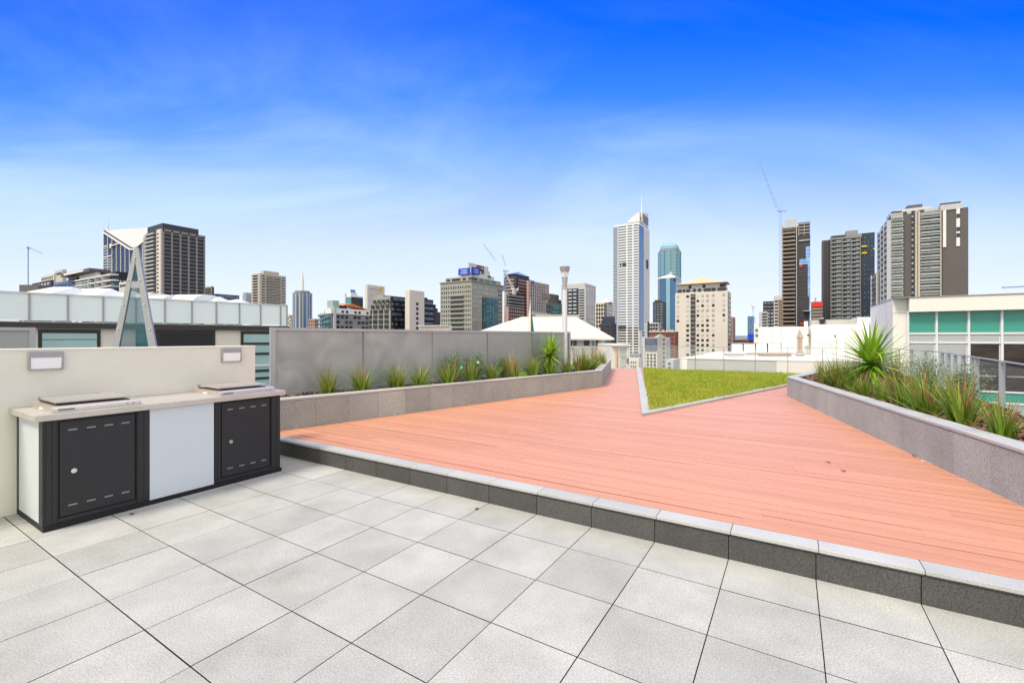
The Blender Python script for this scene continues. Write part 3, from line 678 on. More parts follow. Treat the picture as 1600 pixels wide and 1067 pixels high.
# ------------------------------------------------------------------ fallen leaves
M['dead'] = mat('dead_leaf', (.09,.035,.02), .8); M['scrap'] = mat('paper_scrap', (.7,.66,.58), .8)
for px, py, z_, mt, lab, nm in ((1310,911,.0,'dead','curled brown leaf on the paving near the step','fallen_leaf'), (1294,723,ZD,'dead','dark dry leaf lying mid-deck, nearer the lawn','fallen_leaf'), (1318,737,ZD,'dead','thin dark leaf on the deck towards the right planter','fallen_leaf'),
        (1428,713,ZD,'dead','dark leaf against the base of the right planter','fallen_leaf'), (1444,722,ZD,'scrap','pale paper scrap beside the right planter base','paper_scrap'), (206,804,0,'dead','dark leaf crumbs on the paving before the cabinet','fallen_leaf'), (745,796,0,'dead','tiny dry leaf on the paving near the step joint','fallen_leaf')):
    x, y = G(px, py, z_); s = .013+.002*y/3; mb = MB(); rd = random.Random(px); pts_ = []
    for i in range(8):
        q = i/8*6.283; pts_.append((math.cos(q)*s*(1.5 if i % 4 == 0 else .8), math.sin(q)*s*.7, .005+.008*abs(math.sin(q*1.5+px))))
    mb.add(pts_+[(0, 0, .012)], [(i, (i+1) % 8, 8) for i in range(8)]); mb.add([(a, b, c-.003) for a, b, c in pts_], [tuple(range(8))[::-1]])
    o = mb.build(nm, M[mt], loc=(x, y, z_+.002)); o.rotation_euler = (0, 0, rd.uniform(0, 3)); tag(o, lab, nm.replace('_', ' '))

# ================================================================== buildings
CUBES = {}
def cube(name, m, parent, a, b):
    key = m.name
    if key not in CUBES:
        me = bpy.data.meshes.new('box_'+key); q = MB().box((0,0,0), (1,1,1)); me.from_pydata(q.v, [], q.f); me.materials.append(m); CUBES[key] = me
    o = bpy.data.objects.new(name, CUBES[key]); COL.objects.link(o); o.parent = parent
    lo_ = [min(p, q) for p, q in zip(a, b)]; hi_ = [max(p, q) for p, q in zip(a, b)]
    o.location = lo_; o.scale = [max(h-l, 1e-3) for l, h in zip(lo_, hi_)]
    return o
CITY_Z = -35.0
class Bd:
    def __init__(s, name, label, cat, pl, pc, pr, pyt, Y, wall, mode='R', th=TH, zb=CITY_Z, group=None, depth=None, body=True):
        s.c, s.s = math.cos(R(th)), math.sin(R(th)); s.mode = mode; s.C = P(pc, Y); s.Y = Y; s.zb = zb
        s.root = empty(name, (s.C[0], s.C[1], zb), -R(th), label, cat, group)
        s.top = s.z(pyt); s.acc = {}
        if mode == 'R':
            s.x0, s.x1 = s.fx(pl), 0.0; s.y1 = abs(s.sx(pr)) if depth is None else depth
        else:
            s.x0, s.x1 = 0.0, s.fx(pr); s.y1 = abs(s.sx(pl)) if depth is None else depth
        if body: cube('wall', wall, s.root, (s.x0, 0, 0), (s.x1, s.y1, s.top-zb))
    def z(s, py): return Zat(py, s.Y)
    def fx(s, px): r = ray(px); return (r*s.C[1]-s.C[0])/(s.c+r*s.s)
    def sx(s, px):
        r = ray(px); return (r*s.C[1]-s.C[0])/(s.s-r*s.c)
    def bx(s, face, s0, s1, z0, z1, d0, d1, m, name):
        z0 -= s.zb; z1 -= s.zb
        if face == 'F': return cube(name, m, s.root, (s0, -d1, z0), (s1, -d0, z1))
        k = 1 if s.mode == 'R' else -1
        return cube(name, m, s.root, (k*d0, s0, z0), (k*d1, s1, z1))
    def add(s, name, *a): s.acc.setdefault((name, a[-1].name), []).append(a)
    def grid(s, face, s0, s1, z0, z1, nx, nz, fx=.6, fz=.55, m=None, name='window', d=.12, skip=0.0, mats=None):
        m = m or W['dark']; dx = (s1-s0)/nx; dz = (z1-z0)/nz
        for j in range(nz-1, -1, -1):
            for i in range(nx):
                if skip and random.random() < skip: continue
                mm_ = random.choice(mats) if mats else m
                a = s0+dx*(i+.5-fx/2); b = z0+dz*(j+.5-fz/2)
                s.add(name, face, a, a+dx*fx, b, b+dz*fz, -.05, d, mm_)
    def bands(s, face, s0, s1, z0, z1, n, fz, m, name, d=.3, d0=-.05, ph=.5):
        dz = (z1-z0)/n
        for j in range(n-1, -1, -1):
            b = z0+dz*(j+ph-fz/2); s.add(name, face, s0, s1, b, b+dz*fz, d0, d, m)
    def cols(s, face, s0, s1, z0, z1, n, w_, m, name='pilaster', d=.35, ends=True):
        for i in range(n+1):
            if not ends and i in (0, n): continue
            x = s0+(s1-s0)*i/n; s.add(name, face, x-w_/2, x+w_/2, z0, z1, -.05, d, m)
    def blk(s, xa, xb, ya, yb, z0, z1, m, name='roof_block'):
        return cube(name, m, s.root, (xa, ya, z0-s.zb), (xb, yb, z1-s.zb))
    def done(s):
        byname = {}
        for (nm, mn), L_ in s.acc.items(): byname.setdefault(nm, []).extend(L_)
        for nm, L_ in byname.items():
            L_.sort(key=lambda a: -(a[2]-a[1])*(a[4]-a[3]) if False else -a[4])
            for a in L_[:98]: s.bx(*a[:-1], a[-1], nm)
            rest = {}
            for a in L_[98:]: rest.setdefault(a[-1].name, []).append(a)
            mb = MB(); ms = []
            for k_, R_ in rest.items():
                mb.mi = len(ms); ms.append(R_[0][-1]); kk = 1 if s.mode == 'R' else -1
                for f, s0, s1, z0, z1, d0, d1, m in R_:
                    z0 -= s.zb; z1 -= s.zb
                    if f == 'F': mb.box((s0, -d1, z0), (s1, -d0, z1))
                    else: mb.box((kk*d0, s0, z0), (kk*d1, s1, z1))
            if ms: tag(mb.build(nm, ms, s.root), kind='stuff')
def cm(name, c, rough=.7, **k): return mat(name, c, rough, **k)
W = {}
W['dark'] = cm('dark_office_glass', (.025,.03,.035), .2, rnd=.7)
W['black'] = cm('black_recess', (.012,.012,.013), .5, rnd=.5)
W['teal'] = cm('teal_office_glass', (.07,.19,.22), .12, rnd=.35)
W['tealL'] = cm('pale_teal_tower_glass', (.22,.40,.45), .15, rnd=.14)
W['blue'] = cm('blue_tower_glass', (.05,.17,.36), .1, rnd=.25)
W['blue2'] = cm('bright_blue_glass', (.25,.45,.75), .2, rnd=.25)
W['navy'] = cm('navy_cladding', (.025,.04,.065), .35, rnd=.25)
W['grey'] = cm('mid_grey_concrete', (.26,.26,.25), .85, var=.08, vscale=.1)
W['greyg'] = cm('green_grey_stone', (.33,.33,.28), .8, var=.06, vscale=.1)
W['mgrey'] = cm('dull_balcony_grey', (.13,.13,.13), .8, var=.06, vscale=.1)
W['lgrey'] = cm('light_grey_panel', (.5,.5,.49), .8, var=.05, vscale=.1)
W['cream'] = cm('cream_facade', (.64,.58,.50), .85, var=.05, vscale=.1)
W['beige'] = cm('beige_facade', (.52,.47,.38), .85, var=.05, vscale=.1)
W['white'] = cm('white_facade', (.74,.73,.70), .7, var=.03, vscale=.1)
W['brown'] = cm('dark_brown_cladding', (.115,.10,.095), .7, var=.06, vscale=.1)
W['char'] = cm('charcoal_cladding', (.05,.048,.05), .6, var=.1, vscale=.1)
W['pink'] = cm('pink_granite', (.42,.27,.22), .7, var=.06, vscale=.1)
W['red'] = cm('red_brick', (.22,.085,.06), .8, var=.1, vscale=.3)
W['slab'] = cm('bare_concrete_slab', (.38,.30,.23), .85, var=.1, vscale=.3)
W['glassrail'] = cm('balcony_glass', (.33,.37,.36), .3, rnd=.2)
W['palewin'] = cm('pale_curtained_window', (.42,.42,.40), .3, rnd=.3)
W['bluegrey'] = cm('blue_grey_glass', (.16,.20,.26), .2, rnd=.2)
W['terra'] = cm('pale_terracotta', (.66,.44,.26), .8, var=.08, vscale=.3)
W['orange'] = cm('orange_tile', (.62,.19,.05), .8, var=.15, vscale=.5)
W['sred'] = cm('signal_red', (.75,.03,.01), .5)
W['yellow'] = cm('signal_yellow', (.8,.55,.01), .5)
W['sblue'] = cm('sign_blue', (.005,.06,.55), .4)
W['crane'] = cm('crane_blue_grey', (.30,.38,.55), .5)
W['cranew'] = cm('crane_white', (.62,.62,.62), .5)
W['ochre'] = cm('ochre_frame', (.35,.2,.06), .7)
W['tealroof'] = cm('dark_teal', (.02,.12,.13), .3)

def text(body, m, parent, loc, rot, size, name='lettering', shear=0):
    c = bpy.data.curves.new(name, 'FONT'); c.body = body; c.size = size; c.align_x = 'CENTER'; c.align_y = 'CENTER'; c.extrude = .03; c.shear = shear; c.offset = size*.012; c.space_line = .85
    o = bpy.data.objects.new(name, c); COL.objects.link(o)
    me = bpy.data.meshes.new_from_object(o.evaluated_get(bpy.context.evaluated_depsgraph_get())); bpy.data.objects.remove(o)
    me.materials.clear(); me.materials.append(m); q = bpy.data.objects.new(name, me); COL.objects.link(q); q.parent = parent; q.location = loc; q.rotation_euler = rot; return q
def pyramid(root, x0, x1, y0, y1, z0, z1, m, name='roof', curve=0, ov=0):
    mb = MB(); x0 -= ov; x1 += ov; y0 -= ov; y1 += ov; cx_, cy_ = (x0+x1)/2, (y0+y1)/2
    lv_ = [(1, 0), (.55, .32 if curve else .45), (.2, .72 if curve else .8), (.02, 1)]
    vs = []
    for f, h in lv_: 
        for sx_, sy_ in ((-1,-1), (1,-1), (1,1), (-1,1)): vs.append((cx_+sx_*(x1-x0)/2*f, cy_+sy_*(y1-y0)/2*f, z0+(z1-z0)*h))
    fs = [(3,2,1,0), (12,13,14,15)]
    for k_ in range(3):
        for i in range(4): fs.append((4*k_+i, 4*k_+(i+1) % 4, 4*k_+4+(i+1) % 4, 4*k_+4+i))
    return mb.add(vs, fs).build(name, m, root)

# --- 1 V-roofed blue tower with spire (far left)
b = Bd('office_tower', 'dark blue tower with white V-shaped roof and thin spire, left skyline', 'tower', 162, 232, 240, 400, 430, W['navy'], body=False)
zb = b.zb
def zf1(px, py): return Zat(py, b.C[1]-b.fx(px)*b.s)-zb
V_ = [(162, 364), (204, 391), (210, 391), (232, 374)]
vx = [(b.fx(p), zf1(p, q)) for p, q in V_]; yb_ = b.y1
def wedge(pts_, y0, y1, m, name):
    n = len(pts_); vs = [(x_, y0, z_) for x_, z_ in pts_]+[(x_, y1, z_) for x_, z_ in pts_]
    return MB().add(vs, [tuple(range(n)), tuple(range(n, 2*n))[::-1]]+[(i, n+i, n+(i+1) % n, (i+1) % n) for i in range(n)]).build(name, m, b.root)
wedge([(vx[0][0], 0), (vx[-1][0], 0)]+vx[::-1], 0, yb_*.9, W['navy'], 'wall')
zt_l, zt_r = vx[0][1]+1.5, vx[0][1]-3
rf = MB()
for i in range(3):
    (xa, za), (xb, zb2) = vx[i], vx[i+1]; fa, fb = i/3, (i+1)/3; ba, bb_ = zt_l+(zt_r-zt_l)*(xa-vx[0][0])/(vx[3][0]-vx[0][0]), zt_l+(zt_r-zt_l)*(xb-vx[0][0])/(vx[3][0]-vx[0][0])
    rf.add([(xa, 1.2, za+2.8), (xb, 1.2, zb2+2.8), (xb, 14, bb_+1), (xa, 14, ba+1)], [(0,1,2,3)])
rf.build('roof', W['lgrey'], b.root)
for i in range(3):
    (xa, za), (xb, zb2) = vx[i], vx[i+1]
    wedge([(xa, za+.1), (xb, zb2+.1), (xb, zb2+1.5), (xa, za+1.5)], -1.3, 1, W['white'], 'roof_edge'); wedge([(xa, za+1.5), (xb, zb2+1.5), (xb, zb2+2.8), (xa, za+2.8)], -.2, 1.1, W['char'], 'roof_gutter')
def vz(x_):
    for (xa, za), (xb, zb2) in zip(vx[:-1], vx[1:]):
        if xa <= x_ <= xb: return za+(zb2-za)*(x_-xa)/(xb-xa)
    return vx[-1][1]
for k_ in range(1, 11):
    x_ = b.fx(162+6.8*k_); b.add('fin', 'F', x_-.38, x_+.38, zb, vz(x_)+zb, 0, .5, W['white'])
x6 = b.fx(168); b.add('fin', 'F', b.fx(162)-.3, b.fx(162)+.9, zb, vz(vx[0][0])+zb, 0, .6, W['white'])
for py_, px_ in ((384, 168.8), (401, 176)): z_ = zf1(169, py_)+zb; b.add('crossband', 'F', b.fx(162), b.fx(px_), z_-.8, z_+.8, 0, .6, W['lgrey'])
b.bands('F', b.fx(163), b.fx(168.5), zf1(166, 470)+zb, zf1(166, 386)+zb, 20, .35, W['lgrey'], 'louvre', .3); b.bands('F', b.fx(169.5), b.fx(175), zf1(172, 470)+zb, zf1(172, 403)+zb, 16, .35, W['lgrey'], 'louvre', .3)
xs0 = b.fx(163); q_ = lambda py: zf1(163, py)
MB().cyl((xs0, 3, q_(440)), (xs0, 3, q_(362)), 1.2, 1.2, 8).cyl((xs0, 3, q_(362)), (xs0, 3, q_(351)), 1.0, .8, 8).cyl((xs0, 3, q_(351)), (xs0, 3, q_(334)), .6, .25, 6).build('spire', W['white'], b.root)
lx0, lz0 = b.fx(175.5), zf1(176, 384.5)
MB().cyl((lx0, -1.7, lz0), (lx0, -1.2, lz0), 2.5, 2.5, 20).box((lx0+1, -1.7, lz0-.5), (b.fx(188), -1.2, lz0+.5)).build('emblem', W['white'], b.root)
b.done()
# --- 2 dark residential tower
b = Bd('apartment_tower', 'tall grey-brown apartment tower with black top beside the V-roofed tower', 'tower', 228, 253, 319, 358, 350, W['char'])
b.bands('S', .5, b.sx(319), b.z(470), b.z(361), 18, .45, W['mgrey'], 'balcony_front', .9)
b.cols('S', b.sx(254.5), b.sx(318.8), b.z(472), b.z(358), 5, 1.1, W['grey'], 'pilaster', 1.0)
b.bx('S', 0.2, b.sx(319), b.z(361), b.z(357.5), 0, 1.0, W['grey'], 'parapet')
b.bx('F', b.fx(246.5), b.fx(253), b.z(472), b.z(358), 0, .9, W['cream'], 'stair_core')
b.grid('F', b.fx(247), b.fx(250.5), b.z(471), b.z(362), 1, 18, .8, .35, W['black'], 'window', 1.0)
b.bands('F', b.fx(228), b.fx(243), b.z(471), b.z(359), 18, .3, W['lgrey'], 'balcony', 1.6)
b.cols('F', b.fx(228), b.fx(229.5), b.z(471), b.z(365), 1, .5, W['lgrey'], 'edge_post', 1.7)
b.blk(b.fx(228.5), -.8, .8, b.sx(311), b.top, b.z(348), W['char'], 'penthouse')
b.done()
# --- small crane far left
def crane(label, px, Y, py_base, py_top, boom, jib=None, w_=1.2, m='crane', lat=True, zbase=None):
    x, y = P(px, Y); z0 = CITY_Z if zbase is None else zbase
    r = empty('tower_crane', (x, y, z0), -R(TH), label, 'crane'); zt = Zat(py_top, Y)-z0; mb = MB(); h = w_/2; t = w_*.16
    if lat:
        for a_, c_ in ((-h,-h), (h,-h), (h,h), (-h,h)): mb.bar((a_, c_, 0), (a_, c_, zt), t)
        n = max(6, int((zt-(Zat(py_base, Y)-z0))/(w_*1.6))); zs = [Zat(py_base, Y)-z0+(zt-(Zat(py_base, Y)-z0))*k/n for k in range(n+1)]
        for i in range(n):
            for (a0, c0), (a1, c1) in (((-h,-h), (h,-h)), ((h,-h), (h,h))):
                p_, q_ = (a0, c0), (a1, c1)
                if i % 2: p_, q_ = q_, p_
                mb.bar((*p_, zs[i]), (*q_, zs[i+1]), t*.7); mb.bar((a0, c0, zs[i]), (a1, c1, zs[i]), t*.6)
    else: mb.bar((0, 0, 0), (0, 0, zt), w_*.5)
    mb.build('mast', W[m], r)
    MB().box((-w_*.7, -w_*.7, zt), (w_*.7, w_*.7, zt+w_*.5)).box((-w_*1.5, -w_*.3, zt+w_*.3), (-w_*.7, w_*.3, zt+w_*1.1)).box((w_*.7, -w_*.25, zt+w_*.1), (w_*2.4, w_*.25, zt+w_*.35)).box((w_*1.6, -w_*.3, zt-w_*.5), (w_*2.3, w_*.3, zt+w_*.1)).build('cab', W[m], r)
    def loc(px_, py_):   # a point at the crane's own distance, in its frame
        X = ray(px_)*Y-x; return (X*math.cos(R(TH)), X*math.sin(R(TH)), Zat(py_, Y)-z0)
    def lattice(a, c, wl_):
        a = Vector(a); c = Vector(c); bb = MB(); d = (c-a); n = max(8, int(d.length/(wl_*1.8))); up = Vector((0, 0, 1)).cross(d).cross(d).normalized()*wl_*.5
        bb.bar(a+up, c+up*.3, wl_*.16); bb.bar(a-up, c-up*.3, wl_*.16)
        for i in range(n):
            f0, f1 = i/n, (i+1)/n; s_ = 1 if i % 2 else -1
            bb.bar(a+d*f0+up*s_*(1-.7*f0), a+d*f1-up*s_*(1-.7*f1), wl_*.10)
        return bb
    lattice(loc(*boom[0]), loc(*boom[1]), w_).build('boom', W[m], r)
    if jib: lattice(loc(*jib[0]), loc(*jib[1]), w_*.8).build('a_frame', W[m], r)
    return r
crane('small grey crane with sloping boom, far left above the rooftops', 44, 300, 437, 388, ((42, 386), (67, 396.5)), w_=1.0, lat=False)
# --- L2 terraced apartments etc on the left
b = Bd('apartment_block', 'white apartment block with brown eaves behind the left rooftop', 'apartment block', 104, 150, 157, 425, 120, W['white'])
b.bands('F', b.fx(112), b.fx(124), b.z(452), b.z(426), 4, .5, W['black'], 'balcony_opening', .6)
b.bx('F', b.fx(106), b.fx(151), b.z(425), b.z(420), -3, 1.5, W['brown'], 'eave'); b.bx('F', b.fx(113), b.fx(143), b.z(424.2), b.z(421.2), 1.5, 1.8, W['white'], 'skylight')
b.blk(b.fx(108), b.fx(128), 4, 7, b.top, b.z(419), W['lgrey']); b.done()
b = Bd('apartment_block', 'dark glass apartment block with white balcony edges, in front of the blue tower', 'apartment block', 128, 182, 186, 430, 105, W['char'])
b.bands('F', b.fx(128), b.fx(185), b.z(456), b.z(429), 3, .2, W['white'], 'balcony_edge', 1.4, ph=.9)
b.bands('F', b.fx(128), b.fx(152), b.z(454), b.z(430), 3, .3, W['glassrail'], 'balcony_glass', 1.2)
b.bands('F', b.fx(168), b.fx(184), b.z(454), b.z(434), 3, .4, W['teal'], 'balcony_glass', .7)
b.blk(b.fx(155), b.fx(173), 1, 6, b.top, b.z(421.5), W['black'], 'roof_block'); b.cols('F', b.fx(150), b.fx(172), b.z(456), b.z(430), 2, .3, W['lgrey'], 'post', 1.5); b.done()
for pl, pc, pr, pt, Y, m, lab in ((64, 84, 88, 427, 140, 'cream', 'cream flat-roofed building with narrow windows at far left'), (86, 98, 104, 421, 160, 'beige', 'small beige tower top left of the white apartment block'), (84, 106, 112, 438, 95, 'blue', 'low blue-clad rooftop left of the apartments'),
        (50, 80, 84, 437, 90, 'char', 'low charcoal flat roof at far left'), (186, 204, 214, 439, 100, 'cream', 'low cream building behind the A-shaped frame')):
    b = Bd('city_building', lab, 'building', pl, pc, pr, pt, Y, W[m] if m != 'blue' else cm('slate_blue', (.12,.2,.36), .6)); b.grid('F', b.fx(pl)+.5, -.5, b.z(pt+9), b.z(pt+2), 6, 1, .5, .5, W['dark'] if m != 'char' else W['lgrey']); b.done()
b = Bd('city_building', 'small beige striped block right of the black-topped tower', 'building', 319, 330, 334, 447, 420, W['beige'])
b.cols('F', b.fx(320.5), b.fx(329), b.z(480), b.z(449), 4, 1.8, W['brown'], 'window_strip', .3); b.cols('S', 1.5, b.sx(333), b.z(480), b.z(449), 2, 1.5, W['brown'], 'window_strip', .3); b.done()
b = Bd('city_building', 'low dark blue glass block between the left towers', 'building', 333, 337, 374, 459, 300, W['navy'])
b.grid('S', 1, b.sx(373), b.z(475), b.z(460), 9, 3, .8, .7, W['bluegrey']); b.done()
b = Bd('city_building', 'pale grey slab block left of the cream apartment tower', 'building', 379, 384, 394, 457, 560, W['lgrey'])
b.grid('F', b.fx(379.5), -.6, b.z(478), b.z(459), 2, 6, .6, .5, W['palewin']); b.grid('S', 1, b.sx(393), b.z(478), b.z(459), 3, 6, .6, .5, W['palewin']); b.done()
# --- cream apartment tower
b = Bd('apartment_tower', 'cream apartment tower with rows of balconies behind the frosted balustrade', 'tower', 393, 406, 447, 427, 500, W['beige'])
b.grid('F', b.fx(395), b.fx(403), b.z(480), b.z(428.5), 1, 12, .9, .5, W['black'], 'window', .2)
b.grid('S', b.sx(409), b.sx(414), b.z(480), b.z(428.5), 1, 12, .9, .35, W['black'], 'window', .2)
b.grid('S', b.sx(416), b.sx(438), b.z(480), b.z(428.5), 4, 12, .85, .42, W['dark'], 'window', .2)
b.bands('S', b.sx(415), b.sx(439), b.z(480), b.z(428.5), 12, .25, W['beige'], 'balcony', 1.6, ph=.25)
b.grid('S', b.sx(440), b.sx(445), b.z(480), b.z(428.5), 1, 12, .85, .35, W['dark'], 'window', .2)
b.blk(-6, 0, b.sx(412), b.sx(436), b.top, b.z(422), W['beige'], 'plant_room'); b.done()
# --- octagonal tower with spire
x, y = P(472.5, 720); r = empty('office_tower', (x, y, CITY_Z), 0, 'blue-grey stepped tower with white lattice mast, between two pale blocks', 'tower')
def octo(rad, z0, z1, m, name, n=8, a0=.3):
    return MB().prism([(math.cos(a0+2*math.pi*i/n)*rad, math.sin(a0+2*math.pi*i/n)*rad) for i in range(n)], z0-CITY_Z, z1-CITY_Z).build(name, m, r)
Z7 = lambda py: Zat(py, 720)
octo(14.5, CITY_Z, Z7(458), W['bluegrey'], 'shaft'); octo(11, Z7(458), Z7(455), W['grey'], 'crown')
for k_ in range(8):
    a = .3+math.pi/4*(k_+.5); d = 13.45; c0, s0 = math.cos(a), math.sin(a)
    for t_, wv, m_ in ((-3.1, 1.6, 'lgrey'), (3.1, 1.6, 'lgrey'), (0, 2.0, 'blue')):
        q = MB().bar((c0*d-s0*t_, s0*d+c0*t_, 0), (c0*d-s0*t_, s0*d+c0*t_, Z7(459 if m_ == 'lgrey' else 463)-CITY_Z), wv, .5) if False else MB().box((d-.3, t_-wv/2, 0), (d+.25, t_+wv/2, Z7(459 if m_ == 'lgrey' else 463)-CITY_Z)).build('facade_strip', W[m_], r)
        q.rotation_euler = (0, 0, a)
MB().cyl((0,0,Z7(455)-CITY_Z), (0,0,Z7(436)-CITY_Z), 2.6, 1.8, 6).cyl((0,0,Z7(436)-CITY_Z), (0,0,Z7(424)-CITY_Z), 1.6, .8, 6).build('mast', W['white'], r)
for pl, pc, pr, pt, Y, m, lab in ((447, 452, 457, 492, 300, 'beige', 'small beige block right of the frosted balustrade'), (452, 455, 458, 497, 260, 'lgrey', 'tiny grey block at the foot of the blue-grey tower'), (482, 491, 498, 498, 230, 'pink', 'small pink block right of the blue-grey tower')):
    b = Bd('city_building', lab, 'building', pl, pc, pr, pt, Y, W[m]); b.grid('F', b.fx(pl)+.3, -.3, b.z(515), b.z(pt+1.5), 3, 3, .5, .5, W['dark']); b.grid('S', .5, b.sx(pr)-.5, b.z(515), b.z(pt+1.5), 2, 3, .5, .5, W['dark']); b.done()
# --- grey and cream apartments
b = Bd('apartment_block', 'grey apartments with cream top storeys and an orange roof', 'apartment block', 510, 518, 577, 481, 150, W['grey'])
b.bx('S', -.3, b.sx(577), b.z(490), b.z(481), 0, .35, W['white'], 'top_storey'); b.bx('F', b.fx(510)-.3, .35, b.z(490), b.z(481), 0, .35, W['white'], 'top_storey')
b.bx('S', b.sx(519.5), b.sx(523), b.z(515), b.z(479), .35, .8, W['lgrey'], 'stair_core')
b.grid('S', b.sx(524), b.sx(576), b.z(515), b.z(482), 8, 4, .5, .45, W['dark'], 'window', .5, skip=.2)
b.bands('F', b.fx(510), -.3, b.z(516), b.z(490), 3, .5, W['teal'], 'balcony', .9)
b.blk(-3, 0, b.sx(520), b.sx(530), b.top, b.z(469), cm('sage_panel', (.33,.45,.38), .7), 'roof_block')
b.blk(-3, 0, b.sx(534), b.sx(542), b.top, b.z(476), W['dark'], 'clerestory')
mb = MB(); xa, xb, xc = b.sx(535), b.sx(548), b.sx(574); zt = b.z(472)-b.zb; zo = b.z(480.5)-b.zb
mb.add([(-6,xa,zo+1), (0.5,xa,zo+1), (0.5,xb,zt), (-6,xb,zt+.2), (0.5,xc,zo), (-6,xc,zo)], [(0,1,2,3), (3,2,4,5), (1,4,2)]).build('roof', W['orange'], b.root); b.done()
b = Bd('apartment_block', 'small stepped block with green glass balconies left of the orange-roofed one', 'apartment block', 499, 507, 512, 489, 160, W['lgrey'])
b.bands('F', b.fx(499), -.2, b.z(516), b.z(490), 4, .45, W['teal'], 'balcony', .7); b.bands('S', .2, b.sx(511.5), b.z(516), b.z(490), 4, .45, W['black'], 'balcony', .7)
b.blk(b.fx(505), 0, 0, b.sx(511), b.top, b.z(484), W['white'], 'roof_block'); b.done()
# --- round-topped teal tower with blue sign
b = Bd('office_tower', 'white-topped tower with dark teal glass and a small blue sign', 'tower', 540, 548, 567, 464, 330, W['teal'])
b.bx('S', 0, b.sx(566), b.z(464), b.z(461.5), -.1, .7, W['white'], 'parapet'); b.cols('S', 2, b.sx(565), b.z(485), b.z(464), 3, 2.2, W['char'], 'dark_bay', .3)
b.blk(b.fx(542), 0, 0, b.sx(558), b.top, b.z(457), W['white'], 'plant_room')
sg = b.bx('S', .5, b.sx(556), b.z(456.6), b.z(452.2), -1, -.5, cm('sky_blue_sign', (.10,.3,.75), .4), 'sign')
b.cols('F', b.fx(540), b.fx(541), b.z(485), b.z(458), 1, .5, W['lgrey'], 'fin', .5); b.done()
b = Bd('office_tower', 'plain cream tower with a small yellow square near its top corner', 'tower', 570, 574, 601, 444.5, 420, W['cream'])
b.bands('S', 2, b.sx(599), b.z(480), b.z(453), 6, .12, W['lgrey'], 'joint_band', .15); b.bx('S', 2, b.sx(597), b.z(451), b.z(450.3), 0, .2, W['grey'], 'slot')
e = b.bx('S', b.sx(592), b.sx(597), b.z(451.5), b.z(446), 0, .4, W['yellow'], 'emblem')
b.bx('S', b.sx(594), b.sx(595.3), b.z(449.5), b.z(448), .4, .6, W['brown'], 'emblem_mark'); b.done()
# --- stepped glass building
b = Bd('office_building', 'stepped grey and glass office building beside a beige lift tower', 'office building', 573, 610, 645, 463, 170, W['lgrey'], body=False)
zb = b.zb
b.blk(b.fx(573), 0, 0, 20, zb, b.z(485), W['greyg'], 'wall'); b.blk(b.fx(577), 0, .4, 20, b.z(485), b.z(476), W['greyg'], 'upper_storey'); b.blk(b.fx(580.5), 0, .8, 20, b.z(476), b.z(463), W['greyg'], 'upper_storey'); b.blk(b.fx(585), b.fx(595), 1.2, 14, b.z(463), b.z(459.5), W['greyg'], 'plant_room')
b.blk(-.5, 0.02, .3, b.sx(645), zb, b.z(462.5), W['char'], 'glass_wing')
for j, (pa, za) in enumerate(((581.5, 470), (578, 478), (574, 486), (574, 494), (573.6, 502), (573.6, 510))):
    b.grid('F', b.fx(pa), -.4, b.z(za+3.4), b.z(za-3.2), 4, 1, .68, .8, W['dark'], 'window', .3 if j > 1 else -.2)
b.bands('S', .3, b.sx(645), b.z(518), b.z(463), 7, .14, W['black'], 'floor_band', 1.0, ph=.1)
b.grid('S', .5, b.sx(643), b.z(518), b.z(463), 14, 7, .72, .6, W['palewin'], 'window', .35, mats=[W['mgrey'], W['bluegrey'], W['dark'], W['bluegrey']]); b.done()
b = Bd('lift_tower', 'blank beige tower with one column of small windows', 'tower', 633, 640, 663, 453, 165, W['cream'])
b.grid('S', b.sx(650), b.sx(653.5), b.z(516), b.z(470), 1, 6, .9, .5, W['dark'], 'window', .2); b.done()
b = Bd('office_building', 'dark stepped glass wing right of the beige lift tower', 'office building', 655, 660, 677, 467, 172, W['char'])
for pa, pb, pt in ((677, 681, 474), (681, 684, 480), (684, 688, 486)): b.blk(-8, 0, b.sx(pa), b.sx(pb), b.zb, b.z(pt), W['char'], 'step_wing')
b.blk(-8, 0, .5, b.sx(668), b.top, b.z(464.5), W['char'], 'roof_block')
b.bands('S', 1, b.sx(678), b.z(518), b.z(469), 6, .12, W['black'], 'floor_band', .8, ph=.1); b.grid('S', 1, b.sx(676), b.z(518), b.z(469), 8, 6, .8, .5, W['bluegrey'], 'window', .3); b.done()
for pl, pc, pr, pt, Y, m, lab in ((655, 702, 706, 508, 60, 'cream', 'low cream parapet building just above the screen top'),):
    b = Bd('city_building', lab, 'building', pl, pc, pr, pt, Y, W[m]); b.bx('F', b.fx(pl), 0, b.z(pt+1), b.z(pt), 0, .3, W['white'], 'coping'); b.done()
# --- big beige office with blue signs
b = Bd('office_tower', 'large grey-beige office tower crowned with blue and dark signs', 'tower', 688, 737, 788, 437.5, 315, W['greyg'])
zt, z0_ = b.z(444), b.z(518)
b.grid('F', b.fx(689), b.fx(703), z0_, zt, 4, 10, .45, .5, W['dark']); b.grid('F', b.fx(725.5), b.fx(736), z0_, zt, 4, 10, .45, .5, W['dark'])
b.grid('F', b.fx(703.5), b.fx(725), z0_, b.z(460), 1, 8, .96, .62, W['dark'], 'ribbon_window', .15); b.bands('F', b.fx(703.5), b.fx(725), z0_, b.z(460), 8, .18, W['greyg'], 'sill', 1.0, ph=.9)
b.grid('F', b.fx(703.5), b.fx(725), b.z(459), zt, 6, 2, .45, .5, W['dark'])
b.grid('S', b.sx(738), b.sx(753), z0_, zt, 5, 10, .45, .5, W['palewin']); b.grid('S', b.sx(778), b.sx(787), z0_, zt, 3, 10, .45, .5, W['dark'])
